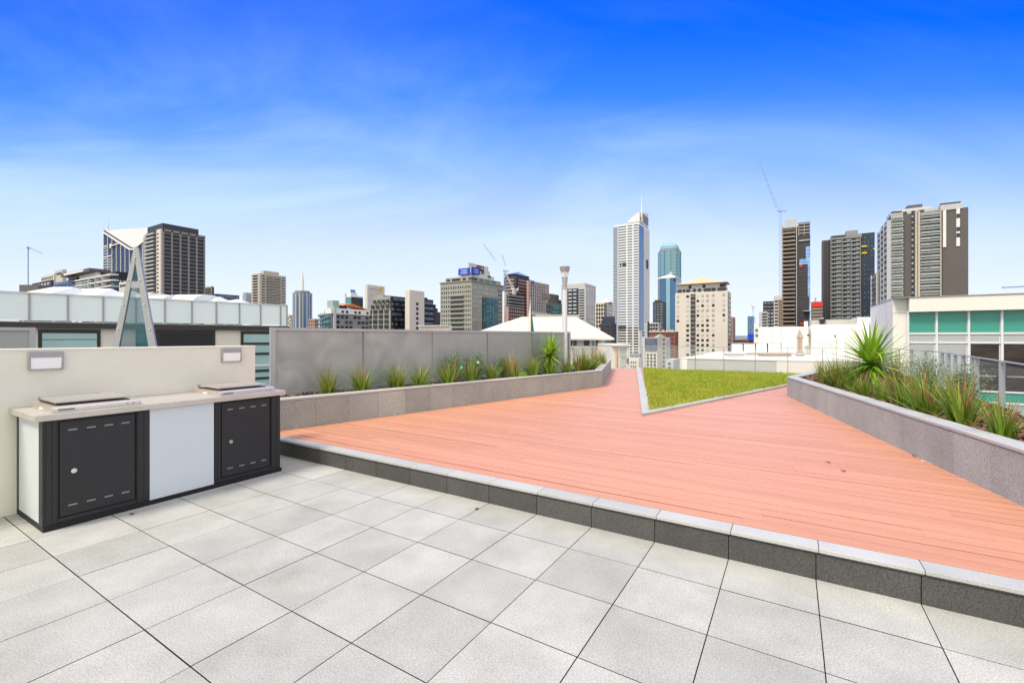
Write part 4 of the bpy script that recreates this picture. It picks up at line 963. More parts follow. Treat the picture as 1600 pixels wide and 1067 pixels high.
b.grid('S', b.sx(754), b.sx(777), b.z(459), zt, 8, 2, .45, .5, W['palewin'])
b.bx('S', b.sx(753.5), b.sx(777.5), z0_, b.z(462), 0, .3, W['black'], 'curtain_wall'); b.grid('S', b.sx(754), b.sx(777), z0_, b.z(462.5), 5, 14, .86, .85, W['teal'], 'glass_panel', .5)
b.bx('F', b.fx(688)-.6, .6, b.z(439), b.z(437.5), -.2, .7, W['greyg'], 'cornice'); b.bx('S', 0, b.sx(788), b.z(439), b.z(437.5), .02, .72, W['greyg'], 'cornice')
ux0 = b.fx(694); b.blk(ux0, -1.5, 1.5, b.sx(785), b.top, b.z(431), W['greyg'], 'upper_storey')
for pa, pb in ((696, 701), (704.5, 717), (721, 726), (730, 736)): b.bx('F', b.fx(pa), b.fx(pb), b.z(436.8), b.z(433), -1.5, -1.2, W['dark'], 'window')
for pa, pb in ((739, 748), (752, 758), (761, 768), (771, 777)): b.bx('S', b.sx(pa), b.sx(pb), b.z(436.8), b.z(432.5), -1.5, -1.2, W['dark'] if pa < 750 else W['teal'], 'window')
b.blk(b.fx(707), -4, 5, b.sx(779), b.z(431), b.z(424), W['cream'], 'tower_top'); b.blk(b.fx(714), -6, 7, b.sx(776), b.z(424), b.z(415), W['cream'], 'tower_top'); b.blk(b.fx(722), -7, b.sx(745), b.sx(775), b.z(415), b.z(407), W['cream'], 'tower_top')
for pa, za, zc2 in ((744, 428, 423), (762, 422, 416), (769, 427, 423)): b.bx('S', b.sx(pa), b.sx(pa+4.5), b.z(za), b.z(zc2), -4 if zc2 > 422 else -6, -3.7 if zc2 > 422 else -5.7, W['teal'], 'window')
sg = empty('sign', (b.fx(721), -.8+4.0, b.z(422)-zb)); sg.parent = b.root; sw, sh = (b.fx(730.5)-b.fx(712.5)), b.z(416.5)-b.z(427)
MB().box((-sw/2, -.3, -sh/2), (sw/2, .3, sh/2)).build('panel', W['sblue'], sg); text('French\nLondon', W['white'], sg, (0, -.36, 0), (R(90), 0, 0), sh*.42, shear=.2)
sy = (b.sx(742)+b.sx(754.5))/2; sg = empty('sign', (-2.8, sy, b.z(420.5)-zb), R(90)); sg.parent = b.root; sw = b.sx(754.5)-b.sx(742)
MB().box((-sw/2, -.3, -sh/2), (sw/2, .3, sh/2)).build('panel', W['sblue'], sg); text('French\nLondon', W['white'], sg, (0, -.36, 0), (R(90), 0, 0), sh*.38, shear=.2)
sy = (b.sx(755.5)+b.sx(765.5))/2; sg = empty('sign', (-5.6, sy, b.z(413)-zb), R(90)); sg.parent = b.root; sw = b.sx(765.5)-b.sx(755.5); sh2 = sh*.72
MB().box((-sw/2, -.3, -sh2/2), (sw/2, .3, sh2/2)).build('panel', W['char'], sg); MB().cyl((-sw*.27, -.3, 0), (-sw*.27, -.5, 0), sh2*.27, sh2*.27, 16).build('logo', W['sred'], sg); text('NAB', W['white'], sg, (sw*.17, -.36, 0), (R(90), 0, 0), sh2*.5)
b.done()
b = Bd('city_building', 'thin blank white slab tower right of the beige office tower', 'building', 785, 788, 794.5, 455, 290, W['white']); b.bx('S', 0, b.sx(794.5), b.z(456), b.z(455), 0, .3, W['lgrey'], 'coping'); b.done()
b = Bd('office_building', 'pink grid-fronted building under construction at its top floors', 'office building', 790, 794, 819, 479, 270, W['pink'])
b.grid('S', .8, b.sx(818.5), b.z(518), b.z(480), 7, 7, .68, .6, W['dark'], 'window', .15)
b.blk(b.x0, -.6, 1, b.sx(817), b.top, b.z(459), W['char'], 'open_floors'); b.bands('S', .8, b.sx(818), b.z(479), b.z(459), 4, .16, W['lgrey'], 'floor_slab', .5, d0=-.7); b.done()
# --- dark banded tower behind the crane
b = Bd('office_tower', 'dark tower with pink bands and faceted glass crown behind a crane', 'tower', 787, 806, 829, 432, 430, W['char'])
b.bands('F', b.fx(791), b.fx(803), b.z(520), b.z(434), 17, .38, W['pink'], 'spandrel', .4); b.bands('S', b.sx(810), b.sx(825), b.z(520), b.z(434), 17, .38, W['pink'], 'spandrel', .4)
b.blk(b.fx(789), -1, 1, b.sx(828), b.top, b.z(427), W['char'], 'crown_base')
pyramid(b.root, b.fx(788), 0, 0, b.sx(829), b.z(428)-b.zb, b.z(421)-b.zb, W['bluegrey'], 'glass_crown'); b.done()
b = Bd('office_tower', 'pink and cream grid-windowed tower with a purple sign', 'tower', 823, 826, 857, 438, 425, W['pink'])
b.grid('S', b.sx(828), b.sx(852), b.z(520), b.z(443), 8, 15, .66, .5, W['dark'], 'window', .2); b.cols('S', b.sx(828), b.sx(857), b.z(520), b.z(439), 9, .9, W['lgrey'], 'pilaster', .5)
b.bx('S', b.sx(829), b.sx(834), b.z(442), b.z(437.5), .5, .9, cm('purple_sign', (.12,.10,.42), .4), 'sign'); b.bx('S', b.sx(835), b.sx(857), b.z(440), b.z(438), .0, .6, W['lgrey'], 'parapet'); b.done()
crane('white luffing crane with long boom in front of the dark banded tower', 803, 300, 459, 453, ((805, 458), (789, 424)), ((805, 459), (810, 449)), w_=1.4, m='cranew')
crane('grey crane with steep boom above the sign-topped office tower', 789, 340, 440, 424, ((775, 408), (755, 381)), ((790, 415), (784, 398)), w_=1.2)
for pl, pc, pr, pt, Y, m, lab, g in ((855, 858, 882, 466, 330, 'brown', 'brown slab building behind the lamp post', 0), (853, 862, 878, 473, 280, 'navy', 'dark green glass building left of the lamp post', 1), (826, 832, 853, 487, 240, 'lgrey', 'pale grey office behind the pointed fin', 2), (843, 850, 872, 491, 150, 'grey', 'low grey rooftop with plant left of the lamp post', 0)):
    b = Bd('office_building', lab, 'office building', pl, pc, pr, pt, Y, W[m] if g != 1 else cm('dark_green_glass', (.03,.07,.07), .2))
    if g == 0: b.blk(-8, -1, 4, b.sx(pr)*.7, b.top, b.z(pt-8 if m == 'brown' else pt-3), W[m], 'roof_block')
    if g: b.grid('S', 1, b.sx(pr)-1, b.z(518), b.z(pt+2), 7, 5, .8, .75 if g == 1 else .5, W['teal'] if g == 1 else W['dark'], 'glass_panel' if g == 1 else 'window'); b.grid('F', b.fx(pl)+.5, -.5, b.z(518), b.z(pt+2), 4, 5, .8, .6, W['dark'])
    b.done()
# --- grey banded office right of lamp
b = Bd('office_tower', 'grey banded office tower just right of the lamp post', 'tower', 877, 914, 931, 443, 330, W['lgrey'])
b.bands('F', b.fx(905), -.5, b.z(520), b.z(451), 17, .5, W['dark'], 'ribbon_window', .15); b.bands('S', .8, b.sx(930.5), b.z(520), b.z(451), 17, .5, W['palewin'], 'ribbon_window', .15)
b.bx('F', b.fx(886), b.fx(904), b.z(520), b.z(450), 0, .3, W['navy'], 'dark_bay'); b.bands('F', b.fx(888.5), b.fx(894), b.z(520), b.z(450), 12, .4, W['lgrey'], 'spandrel', .6); b.bands('F', b.fx(896), b.fx(901), b.z(520), b.z(450), 12, .4, W['lgrey'], 'spandrel', .6)
b.cols('S', 1, b.sx(930), b.z(520), b.z(449), 4, .8, W['white'], 'pilaster', .4); b.blk(b.fx(886), -2, 2, b.sx(929), b.top, b.z(441), W['lgrey'], 'roof_block'); b.done()
b = Bd('office_building', 'cream building with deep square windows and a pale domed top', 'office building', 930, 948, 958, 472, 300, W['cream'])
b.grid('F', b.fx(931), -.6, b.z(512), b.z(474), 4, 6, .68, .7, W['black'], 'window', .15); b.bx('F', -1.4, .1, b.z(515), b.z(473), 0, .3, W['brown'], 'corner_shaft'); b.bands('S', 1.5, b.sx(957), b.z(512), b.z(474), 6, .3, W['palewin'], 'ribbon_window', .2)
pyramid(b.root, b.fx(933), 2, 2, b.sx(956), b.top-b.zb, b.z(464.5)-b.zb, W['lgrey'], 'domed_roof'); b.done()
b = Bd('office_building', 'low dark building beneath the white spired tower', 'office building', 938, 955, 963, 505, 180, W['char']); b.grid('F', b.fx(939), -.5, b.z(530), b.z(507), 5, 4, .7, .5, W['dark']); b.blk(-4, -.5, 1, 6, b.top, b.z(494), W['navy'], 'roof_block'); b.done()
# --- tall white spired tower
b = Bd('office_tower', 'tallest white tower with blue corner strip, sail roof and spire', 'tower', 959, 999, 1015, 347, 640, W['white'])
z0_ = b.z(578)
b.bx('F', b.fx(959)-.5, b.fx(964.5), z0_, b.z(350), -.2, .6, W['bluegrey'], 'glass_edge'); b.bands('F', b.fx(959)-.6, b.fx(964.6), z0_, b.z(350), 54, .3, W['lgrey'], 'edge_band', .9)
for pa, pb in ((965.5, 978.5), (980.5, 988), (990, 997.5)): b.bands('F', b.fx(pa), b.fx(pb), b.z(510), b.z(349), 38, .5, W['bluegrey'] if pa < 970 else W['bluegrey'], 'ribbon_window', .15); b.bands('F', b.fx(pa), b.fx(pb), z0_, b.z(510), 16, .56, W['black'], 'ribbon_window', .15)
b.bx('S', -.3, b.sx(1005.5), b.z(516), b.z(351), -.2, .5, W['blue'], 'blue_glass_strip'); b.bx('F', b.fx(998.3), .5, b.z(516), b.z(351), 0, .45, W['blue'], 'blue_glass_strip'); b.bands('S', 0, b.sx(1005.5), b.z(516), b.z(351), 40, .12, W['navy'], 'blue_joint', .6)
b.bands('S', b.sx(1006.5), b.sx(1014.5), b.z(516), b.z(352), 40, .2, W['lgrey'], 'spandrel', .2); b.grid('S', b.sx(1003), b.sx(1013.5), z0_, b.z(517), 2, 14, .8, .5, W['black'])
for pa, pb in ((969, 970.5), (972.5, 978.5)): b.bx('F', b.fx(pa), b.fx(pb), b.z(414), b.z(408.5), 0, .5, W['char'], 'plant_opening')
b.bx('S', b.sx(1009.5), b.sx(1012.5), b.z(414), b.z(400), 0, .5, W['char'], 'plant_opening'); b.bx('F', b.fx(966), b.fx(978.5), b.z(514), b.z(509), .1, .5, W['char'], 'plant_opening')
zb = b.zb; y9 = b.sx(1013); mb = MB(); xa = b.fx(978); xb = b.fx(999); za = b.z(346)-zb; zh = b.z(330)-zb
z331, z326 = b.z(330.5)-zb, b.z(325.5)-zb+3
xm_ = xa+(xb-xa)*.5
mb.add([(xa, 1, za), (xb, 1, za), (xb, 1, z331), (xb, y9, z326), (xb, y9, za), (xa, y9*.6, za), (xm_, 1, za+(z331-za)*.62), (xm_, y9*.6, za+(z331-za)*.62), (xb-2, y9*.9, z326-2)], [(0,1,2,6), (1,4,3,2), (0,6,7,5), (6,2,8,7), (2,3,8), (3,4,5,7,8)]).build('sail_roof', W['white'], b.root)
for k_ in range(5): z_ = za+3+k_*2.6; b.blk(xb-3, xb+.6, 3+k_*1.5, y9-1, z_+zb, z_+zb+1.0, W['mgrey'], 'roof_rib')
MB().cyl((xb+1, 8, za), (xb+1, 8, zh), 1.6, 1.4, 8).cyl((xb+1, 8, zh), (xb+1, 8, zh+10), 1.4, .8, 8).cyl((xb+1, 8, zh+10), (xb+1, 8, b.z(300)-zb), .7, .15, 6).build('spire', W['white'], b.root)
b.done()
# --- pale teal round-topped tower
x, y = P(1046, 760); r = empty('office_tower', (x, y, CITY_Z), 0, 'pale teal glass tower with rounded top, highest right of the spired tower', 'tower')
Z7 = lambda py: Zat(py, 760)
octo(18.2, CITY_Z, Z7(394), W['tealL'], 'shaft', 12); octo(16.2, Z7(394), Z7(390.5), W['grey'], 'ring', 12)
mb = MB(); prev = None; n = 16
for j, (pz, rr) in enumerate(((391, 15.6), (386, 14.8), (382.5, 11), (381, 7))):
    mb.add([(math.cos(2*math.pi*i/n)*rr, math.sin(2*math.pi*i/n)*rr, Z7(pz)-CITY_Z) for i in range(n)], [])
for j in range(3):
    for i in range(n): mb.f.append((j*n+i, j*n+(i+1) % n, (j+1)*n+(i+1) % n, (j+1)*n+i)); mb.m.append(0)
mb.f.append(tuple(range(3*n, 4*n))); mb.m.append(0); mb.build('dome', W['tealL'], r)
for k_ in range(12):
    a = .3+math.pi/6*k_; q = MB().box((17.9, -.35, 0), (18.7, .35, Z7(394)-CITY_Z)).build('rib', W['teal'], r); q.rotation_euler = (0, 0, a)
for k_ in range(14):
    zz = Z7(396+5*k_)-CITY_Z; MB().prism([(math.cos(.3+math.pi/6*i)*18.35, math.sin(.3+math.pi/6*i)*18.35) for i in range(12)], zz, zz+.5).build('floor_line', W['bluegrey'], r)
# --- blue tower with pyramid roof
b = Bd('office_tower', 'blue glass tower with low white pyramid roof in front of the teal tower', 'tower', 1028, 1056, 1064, 432.5, 520, W['blue'])
b.bx('F', b.fx(1028)-.5, .5, b.z(434), b.z(432), -.3, .6, W['white'], 'eave'); b.bx('S', -.6, b.sx(1064), b.z(434), b.z(432), .02, .62, W['white'], 'eave')
b.bx('F', b.fx(1041), b.fx(1047), b.z(540), b.z(434), 0, .6, W['tealL'], 'centre_bay'); b.bx('F', b.fx(1028), b.fx(1031.5), b.z(540), b.z(434), 0, .5, W['bluegrey'], 'edge_bay'); b.bx('F', b.fx(1052.5), b.fx(1055.8), b.z(440), b.z(434), 0, .5, W['black'], 'opening')
b.bands('F', b.fx(1028), 0, b.z(540), b.z(434), 30, .06, W['bluegrey'], 'floor_line', .65)
pyramid(b.root, b.fx(1030), 0, 0, b.y1, b.top-b.zb, b.z(425)-b.zb, W['white'], 'roof', ov=.5); b.blk(b.fx(1043), b.fx(1046), b.y1*.4, b.y1*.55, b.z(426), b.z(422), W['lgrey'], 'finial'); b.done()
b = Bd('office_building', 'dark grey slab building left of the blue pyramid-roofed tower', 'office building', 1020, 1037, 1041, 471, 420, W['char']); b.grid('F', b.fx(1020.5), -.5, b.z(530), b.z(473), 3, 14, .7, .5, W['bluegrey']); b.blk(b.fx(1022), -4, 2, 8, b.top, b.z(468), W['char'], 'roof_block'); b.done()
b = Bd('office_building', 'grey grid-fronted building between the spired and blue towers', 'office building', 1007, 1029, 1033, 504, 330, W['lgrey']); b.grid('F', b.fx(1012), -.4, b.z(528), b.z(505), 4, 4, .8, .7, W['dark']); b.bx('F', b.fx(1012), b.fx(1014), b.z(530), b.z(502), 0, .8, W['navy'], 'dark_fin'); b.done()
b = Bd('brick_building', 'red-brown brick building with yellow rooftop units beneath the blue tower', 'building', 1014, 1055, 1060, 518, 230, W['red'])
b.grid('F', b.fx(1040), -.6, b.z(575), b.z(521), 4, 9, .5, .5, W['dark']); b.bx('F', b.fx(1014), .3, b.z(519), b.z(517.5), 0, .5, W['lgrey'], 'parapet')
for px_ in (1020, 1026, 1034, 1040, 1046, 1049): b.blk(b.fx(px_), b.fx(px_+2.5), 1, 3, b.top, b.z(514.8), W['terra'], 'roof_unit')
b.done()
b = Bd('office_building', 'low pale building with dark gridded glazing above square windows', 'office building', 1003, 1027, 1047, 527, 130, W['cream'])
b.bx('F', b.fx(1009), b.fx(1027), b.z(548), b.z(528), 0, .25, W['navy'], 'glazing'); b.grid('F', b.fx(1009.3), b.fx(1026.8), b.z(547.8), b.z(528.2), 9, 6, .84, .8, W['bluegrey'], 'glass_panel', .35)
b.grid('F', b.fx(1009.5), b.fx(1026), b.z(578), b.z(552), 3, 5, .55, .6, W['black']); b.bx('F', b.fx(1003), b.fx(1008), b.z(580), b.z(527), 0, .3, W['lgrey'], 'side_strip')
b.grid('S', b.sx(1035.5), b.sx(1038.5), b.z(578), b.z(527), 1, 7, .8, .35, W['dark']); b.bx('S', b.sx(1042), b.sx(1046), b.z(580), b.z(530), 0, .3, W['lgrey'], 'side_strip')
pyramid(b.root, b.fx(1021), 0, .5, b.sx(1041), b.top-b.zb, b.z(521)-b.zb, cm('sage_roof', (.35,.42,.32), .8), 'roof'); b.done()
for pl, pc, pr, pt, Y, m, lab in ((975, 998, 1004, 560, 110, 'cream', 'low cream house-like block at the foot of the spired tower'), (965, 1000, 1010, 553, 150, 'grey', 'low grey-roofed building at the foot of the spired tower'), (1040, 1052, 1062, 562, 100, 'lgrey', 'low pale rooftop between the walkway buildings'), (1146, 1170, 1180, 531, 300, 'red', 'low red-brown roofs in the gap right of the cream tower'), (1144, 1165, 1172, 536, 200, 'brown', 'low brown roof in the gap behind the white terrace')):
    b = Bd('city_building', lab, 'building', pl, pc, pr, pt, Y, W[m]); b.grid('F', b.fx(pl)+.5, -.5, b.z(pt+16), b.z(pt+3), 5, 2, .4, .5, W['dark']); b.done()
# --- cream tower with pyramid
b = Bd('apartment_tower', 'broad cream apartment tower with pale terracotta tent-shaped roof', 'tower', 1055, 1137, 1142, 454, 270, W['cream'])
z0_ = b.z(580); zt = b.z(455.5)
def cw(px_, wpx, start, n, m_=None):
    for k_ in range(start, n):
        z_ = b.z(458.5+7.9*k_+2); mm_ = W['palewin'] if random.random() < (.75 if k_ < 6 else .35) else W['black']
        b.add('window', 'F', b.fx(px_-wpx/2), b.fx(px_+wpx/2), z_-.75, z_+.75, -.05, .12, mm_)
for px_, wpx, a_, n_ in ((1059.3, 4, 0, 6), (1074.5, 4.4, 0, 16), (1090.4, 4, 0, 14), (1097.7, 4, 0, 14), (1105.5, 4, 0, 14), (1114.5, 4, 0, 14), (1131, 4, 0, 6)): cw(px_, wpx, a_, n_)
b.bx('F', b.fx(1079), b.fx(1086.8), z0_, b.z(457), 0, .15, W['char'], 'stair_glazing'); b.bands('F', b.fx(1079.2), b.fx(1086.6), z0_, b.z(457), 17, .25, W['grey'], 'landing', .4)
b.bands('S', .8, b.sx(1141.6), z0_, b.z(458), 16, .35, W['dark'], 'side_window', .3)
tp = b.z(440)
b.blk(b.fx(1057.5), -2, 2.5, b.y1-1, b.top, tp, W['palewin'], 'penthouse')
for pa, pb, m_ in ((1058, 1064, 'dark'), (1066, 1069, 'black'), (1071, 1077, 'dark'), (1082, 1086, 'black'), (1090, 1094, 'black'), (1099, 1110, 'dark'), (1111, 1117, 'black'), (1120, 1134, 'dark')): b.bx('F', b.fx(pa), b.fx(pb), b.top+.3, b.z(448), -2.5, -2.2, W[m_], 'penthouse_window')
for pa, pb, m_ in ((1075, 1079, 'black'), (1097, 1101, 'black'), (1124, 1133, 'char')): b.bx('F', b.fx(pa), b.fx(pb), b.z(447), b.z(442), -2.5, -2.2, W[m_], 'penthouse_window')
b.bands('F', b.fx(1057), 0, b.z(454), b.z(449), 1, .3, W['char'], 'balustrade', .2)
pyramid(b.root, b.fx(1057), -1, 1, b.y1, tp-b.zb, b.z(427)-b.zb, W['terra'], 'roof', curve=1, ov=.8); b.done()
b = Bd('apartment_tower', 'narrow brown and cream tower peeking out right of the cream tower', 'tower', 1134, 1145, 1149, 495, 420, W['pink']); b.grid('F', b.fx(1140), -.4, b.z(540), b.z(497), 2, 12, .7, .5, W['dark']); b.grid('S', .6, b.sx(1148.5), b.z(540), b.z(497), 2, 12, .6, .5, W['black']); b.done()
b = Bd('office_tower', 'small distant blue glass tower in the gap with tiny cranes', 'tower', 1168, 1178, 1180.5, 494, 700, W['blue']); b.grid('F', b.fx(1169), -1, b.z(528), b.z(496), 4, 8, .8, .7, W['bluegrey']); b.blk(b.fx(1168)+1, 6, -10, -1, b.zb, b.z(522), W['sblue'], 'blue_hoarding'); b.done()
crane('tiny distant crane above the small blue tower', 1177, 800, 494, 480, ((1177, 485), (1174, 475)), w_=1.4)
# --- small blocks left of the construction tower
b = Bd('apartment_block', 'dark grid-balcony block left of the tower under construction', 'apartment block', 1193, 1209, 1210.5, 470.5, 270, W['navy'])
b.bands('F', b.fx(1193), 0, b.z(515), b.z(471), 8, .16, W['lgrey'], 'floor_band', .5); b.cols('F', b.fx(1193), 0, b.z(515), b.z(471), 3, .5, W['char'], 'pilaster', .6); b.grid('F', b.fx(1199), -.3, b.z(515), b.z(487), 5, 5, .8, .6, W['palewin'], 'window', .2); b.done()
b = Bd('apartment_block', 'pale stepped balcony block behind the white terrace house', 'apartment block', 1186, 1199, 1200.5, 487, 240, W['lgrey']); b.bands('F', b.fx(1191), -.2, b.z(515), b.z(488), 6, .45, W['black'], 'balcony_opening', .3); b.done()
b = Bd('apartment_block', 'narrow grey block with an ochre frame beside the crane mast', 'apartment block', 1209, 1222, 1223, 462, 262, W['lgrey']); b.grid('F', b.fx(1210), b.fx(1216), b.z(515), b.z(468), 1, 9, .9, .5, W['dark']); b.bx('F', b.fx(1216.5), b.fx(1222), b.z(515), b.z(468), 0, .4, W['ochre'], 'scaffold'); b.bands('F', b.fx(1216.5), b.fx(1222), b.z(515), b.z(468), 10, .3, W['brown'], 'scaffold_floor', .6); b.done()
b = Bd('house', 'white box-like roof pavilion below the far blue tower', 'building', 1178, 1186, 1188, 505, 100, W['white']); b.grid('F', b.fx(1180), -.2, b.z(528), b.z(512), 2, 2, .6, .5, W['dark']); b.done()
# --- tower under construction
b = Bd('construction_tower', 'unfinished brown tower with open concrete floors and blue glass patches', 'tower', 1222, 1266, 1268, 352, 290, W['char'], mode='R')
z0_ = b.z(518)
b.bx('F', b.fx(1222.5), b.fx(1240), z0_, b.z(357), 0, .2, W['black'], 'open_bay'); b.bands('F', b.fx(1222.2), b.fx(1242.5), z0_, b.z(358), 25, .32, W['slab'], 'floor_slab', 1.4)
b.bx('F', b.fx(1244), b.fx(1245.2), z0_, b.z(352), 0, .9, W['lgrey'], 'edge_column')
b.bx('F', b.fx(1222)-.2, b.fx(1244), b.z(357), b.z(352.5), -6, .2, W['brown'], 'core_gap'); b.bx('F', b.fx(1226), b.fx(1245), b.z(352.5), b.z(339), -6, .3, W['lgrey'], 'lift_core')
b.bx('F', b.fx(1222.4), b.fx(1223.6), z0_, b.z(347), .2, 1, W['slab'], 'edge_column')
b.blk(b.fx(1247), -.3, 0.4, 8, b.top, b.z(346), W['brown'], 'open_frame'); b.bands('F', b.fx(1247), 0, b.z(366), b.z(346), 4, .2, W['lgrey'], 'frame_slab', .5)
for pa in (1247.5, 1256, 1265): b.bx('F', b.fx(pa), b.fx(pa+1), b.z(368), b.z(346), .0, .6, W['slab'], 'frame_column')
b.bx('F', b.fx(1248), b.fx(1265), b.z(375.5), b.z(374.5), 0, .8, W['white'], 'edge_screen')
for pa, pb, za, zc2 in ((1259, 1266, 407, 385), (1249, 1266, 413, 404), (1262, 1266, 464, 413), (1264.2, 1266.2, 510, 464)):
    b.grid('F', b.fx(pa), b.fx(pb), b.z(za), b.z(zc2), max(1, int((pb-pa)/2.3)), max(1, int((za-zc2)/4.5)), .93, .93, W['blue2'], 'blue_glazing', .5 if pa != 1249 else .45)
b.bands('F', b.fx(1247), b.fx(1262), z0_, b.z(414), 15, .08, W['brown'], 'floor_line', .2)
for pa, pb, za, zc2 in ((1249.5, 1253.5, 416.5, 413), (1251, 1257, 507, 504)): b.bx('F', b.fx(pa), b.fx(pb), b.z(za), b.z(zc2), 0, .5, W['sred'], 'red_sheet')
b.bx('F', b.fx(1255), b.fx(1268), b.z(486.5), b.z(485.5), 0, 3, W['lgrey'], 'loading_platform'); b.done()
crane('tall blue-grey crane with thin steep boom, tied to the unfinished tower', 1219.5, 284, 512, 331, ((1214, 325), (1186, 251)), ((1219, 328), (1223, 314)), w_=1.25)
b = Bd('car_park', 'low brown banded building with a bright red top band', 'building', 1268, 1285, 1286, 471, 255, W['brown']); b.bx('F', b.fx(1269), 0, b.z(479), b.z(471.5), 0, .4, W['sred'], 'red_band'); b.bands('F', b.fx(1269), 0, b.z(515), b.z(480), 7, .4, W['slab'], 'parapet', .4)
b.blk(b.fx(1273), b.fx(1275.5), 1, 2, b.top, b.z(464.5), W['crane'], 'roof_tank'); b.done()
# --- dark balcony tower with navy end
b = Bd('apartment_tower', 'dark balcony tower with navy right side and yellow marks', 'tower', 1283.5, 1284.5, 1366, 376, 330, W['brown'], mode='L')
z0_ = b.z(512)
b.bx('F', b.fx(1297.5), b.fx(1345), z0_, b.z(376), 0, .2, W['black'], 'recess')
for pa, pb in ((1298, 1314.5), (1316.5, 1328.5), (1330.5, 1343)):
    b.bands('F', b.fx(pa), b.fx(pb), z0_, b.z(376), 21, .16, W['lgrey'], 'slab_edge', 1.5, ph=.12); b.grid('F', b.fx(pa+(pb-pa)*.5), b.fx(pb), z0_, b.z(376), 1, 21, .98, .26, W['glassrail'], 'balcony_glass', 1.3)
    b.grid('F', b.fx(pa), b.fx(pa+(pb-pa)*.5), z0_, b.z(376), 2, 21, .7, .4, W['bluegrey'], 'window', .4)
for pa in (1297.5, 1315, 1329, 1343.5): b.bx('F', b.fx(pa), b.fx(pa+1.2), z0_, b.z(374), 0, 1.8, W['grey'], 'pilaster')
b.bx('F', b.fx(1346.5), b.fx(1366)+.2, z0_, b.z(371), 0, .6, W['navy'], 'navy_side')
b.grid('F', b.fx(1348), b.fx(1365), z0_, b.z(374), 3, 20, .3, .2, W['bluegrey'], 'window', .7, skip=.35)
b.bx('F', b.fx(1297), b.fx(1346), b.z(377), b.z(371.5), 0, 1.7, W['grey'], 'parapet'); b.bx('F', b.fx(1299), b.fx(1321), b.z(374), b.z(371), 1.7, 1.8, W['char'], 'slot')
b.blk(b.fx(1322), b.fx(1341), 1, 8, b.top, b.z(364.5), W['grey'], 'plant_room')
for za in (390, 400): b.bx('F', b.fx(1346), b.fx(1354), b.z(za+2), b.z(za), .6, 1.6, W['yellow'], 'yellow_platform')
b.bx('F', b.fx(1364), b.fx(1367), b.z(397), b.z(395), .6, 1.6, W['yellow'], 'yellow_platform')
b.bx('F', b.fx(1287), b.fx(1294), z0_, b.z(378), 0, .4, W['char'], 'dark_strip'); b.bx('F', b.fx(1295), b.fx(1296.4), z0_, b.z(376), 0, .8, W['char'], 'dark_strip'); b.done()
b = Bd('apartment_block', 'narrow cream and brown block between the two right-hand towers', 'apartment block', 1362, 1371, 1378, 425, 240, W['grey'], mode='L')
b.bands('S', .5, b.y1-.5, b.z(485), b.z(427), 7, .35, W['teal'], 'window', .3); b.bx('S', 0, 1, b.z(485), b.z(424), 0, .5, W['cream'], 'pilaster'); b.bx('S', b.y1-1, b.y1, b.z(485), b.z(424), 0, .5, W['cream'], 'pilaster'); b.cols('F', 1, 4, b.z(485), b.z(428), 1, .8, W['brown'], 'window_strip', .3); b.done()
# --- big brown apartment tower at right
b = Bd('apartment_tower', 'biggest brown apartment tower with white balconies, right skyline', 'tower', 1376, 1392, 1513, 337, 220, W['brown'], mode='L')
z0_ = b.z(490); hh_ = 9.45
n_ = 17; zt_ = b.z(338)
b.bx('F', 0, b.fx(1411), z0_, zt_, -.1, .3, W['palewin'], 'balcony_bay'); b.bands('F', 0, b.fx(1411), z0_, zt_, n_, .13, W['lgrey'], 'slab_edge', 2.0, ph=.07); b.grid('F', 0.2, b.fx(1411)-.2, z0_, zt_, 1, n_, .99, .3, W['glassrail'], 'balcony_glass', 1.8); b.grid('F', .3, b.fx(1410), z0_, zt_, 4, n_, .7, .5, W['dark'], 'window', .5, skip=.45)
b.bx('F', b.fx(1424), b.fx(1428), z0_, zt_, 0, .35, W['dark'], 'glazing_strip'); b.bands('F', b.fx(1424), b.fx(1427), z0_, zt_, n_, .35, W['glassrail'], 'strip_panel', .6)
b.bx('F', b.fx(1429), b.fx(1436.5), z0_, b.z(336), 0, 1.6, W['beige'], 'stone_pier'); b.bx('F', b.fx(1432), b.fx(1433), z0_, b.z(336), 1.6, 1.7, W['brown'], 'pier_joint')
b.bx('F', b.fx(1436.5), b.fx(1468), z0_, zt_, -.1, .3, W['palewin'], 'balcony_bay'); b.bands('F', b.fx(1436.5), b.fx(1468), z0_, zt_, n_, .13, W['lgrey'], 'slab_edge', 2.0, ph=.07); b.grid('F', b.fx(1437), b.fx(1467.5), z0_, zt_, 2, n_, .98, .3, W['glassrail'], 'balcony_glass', 1.8)
b.grid('F', b.fx(1437), b.fx(1467), z0_, zt_, 7, n_, .75, .5, W['dark'], 'window', .5, skip=.4); b.grid('F', b.fx(1446.5), b.fx(1451), z0_, zt_, 1, n_, .8, .4, W['red'], 'red_door', .7)
b.bx('F', b.fx(1467.5), b.fx(1469), z0_, b.z(333), 0, 2.1, W['beige'], 'stone_pier')
b.bx('F', b.fx(1470), b.fx(1504), b.z(338), b.z(330), -.3, .4, W['lgrey'], 'top_storey')
b.bx('F', b.fx(1473), b.fx(1478), b.z(393), b.z(333), 0, .4, W['white'], 'glazing_strip'); b.bx('F', b.fx(1494), b.fx(1499.5), b.z(393), b.z(333), 0, .4, W['white'], 'glazing_strip')
for za in (345.5, 365, 374): b.bx('F', b.fx(1494), b.fx(1499.6), b.z(za+6), b.z(za), .4, .5, W['char'], 'dark_pane')
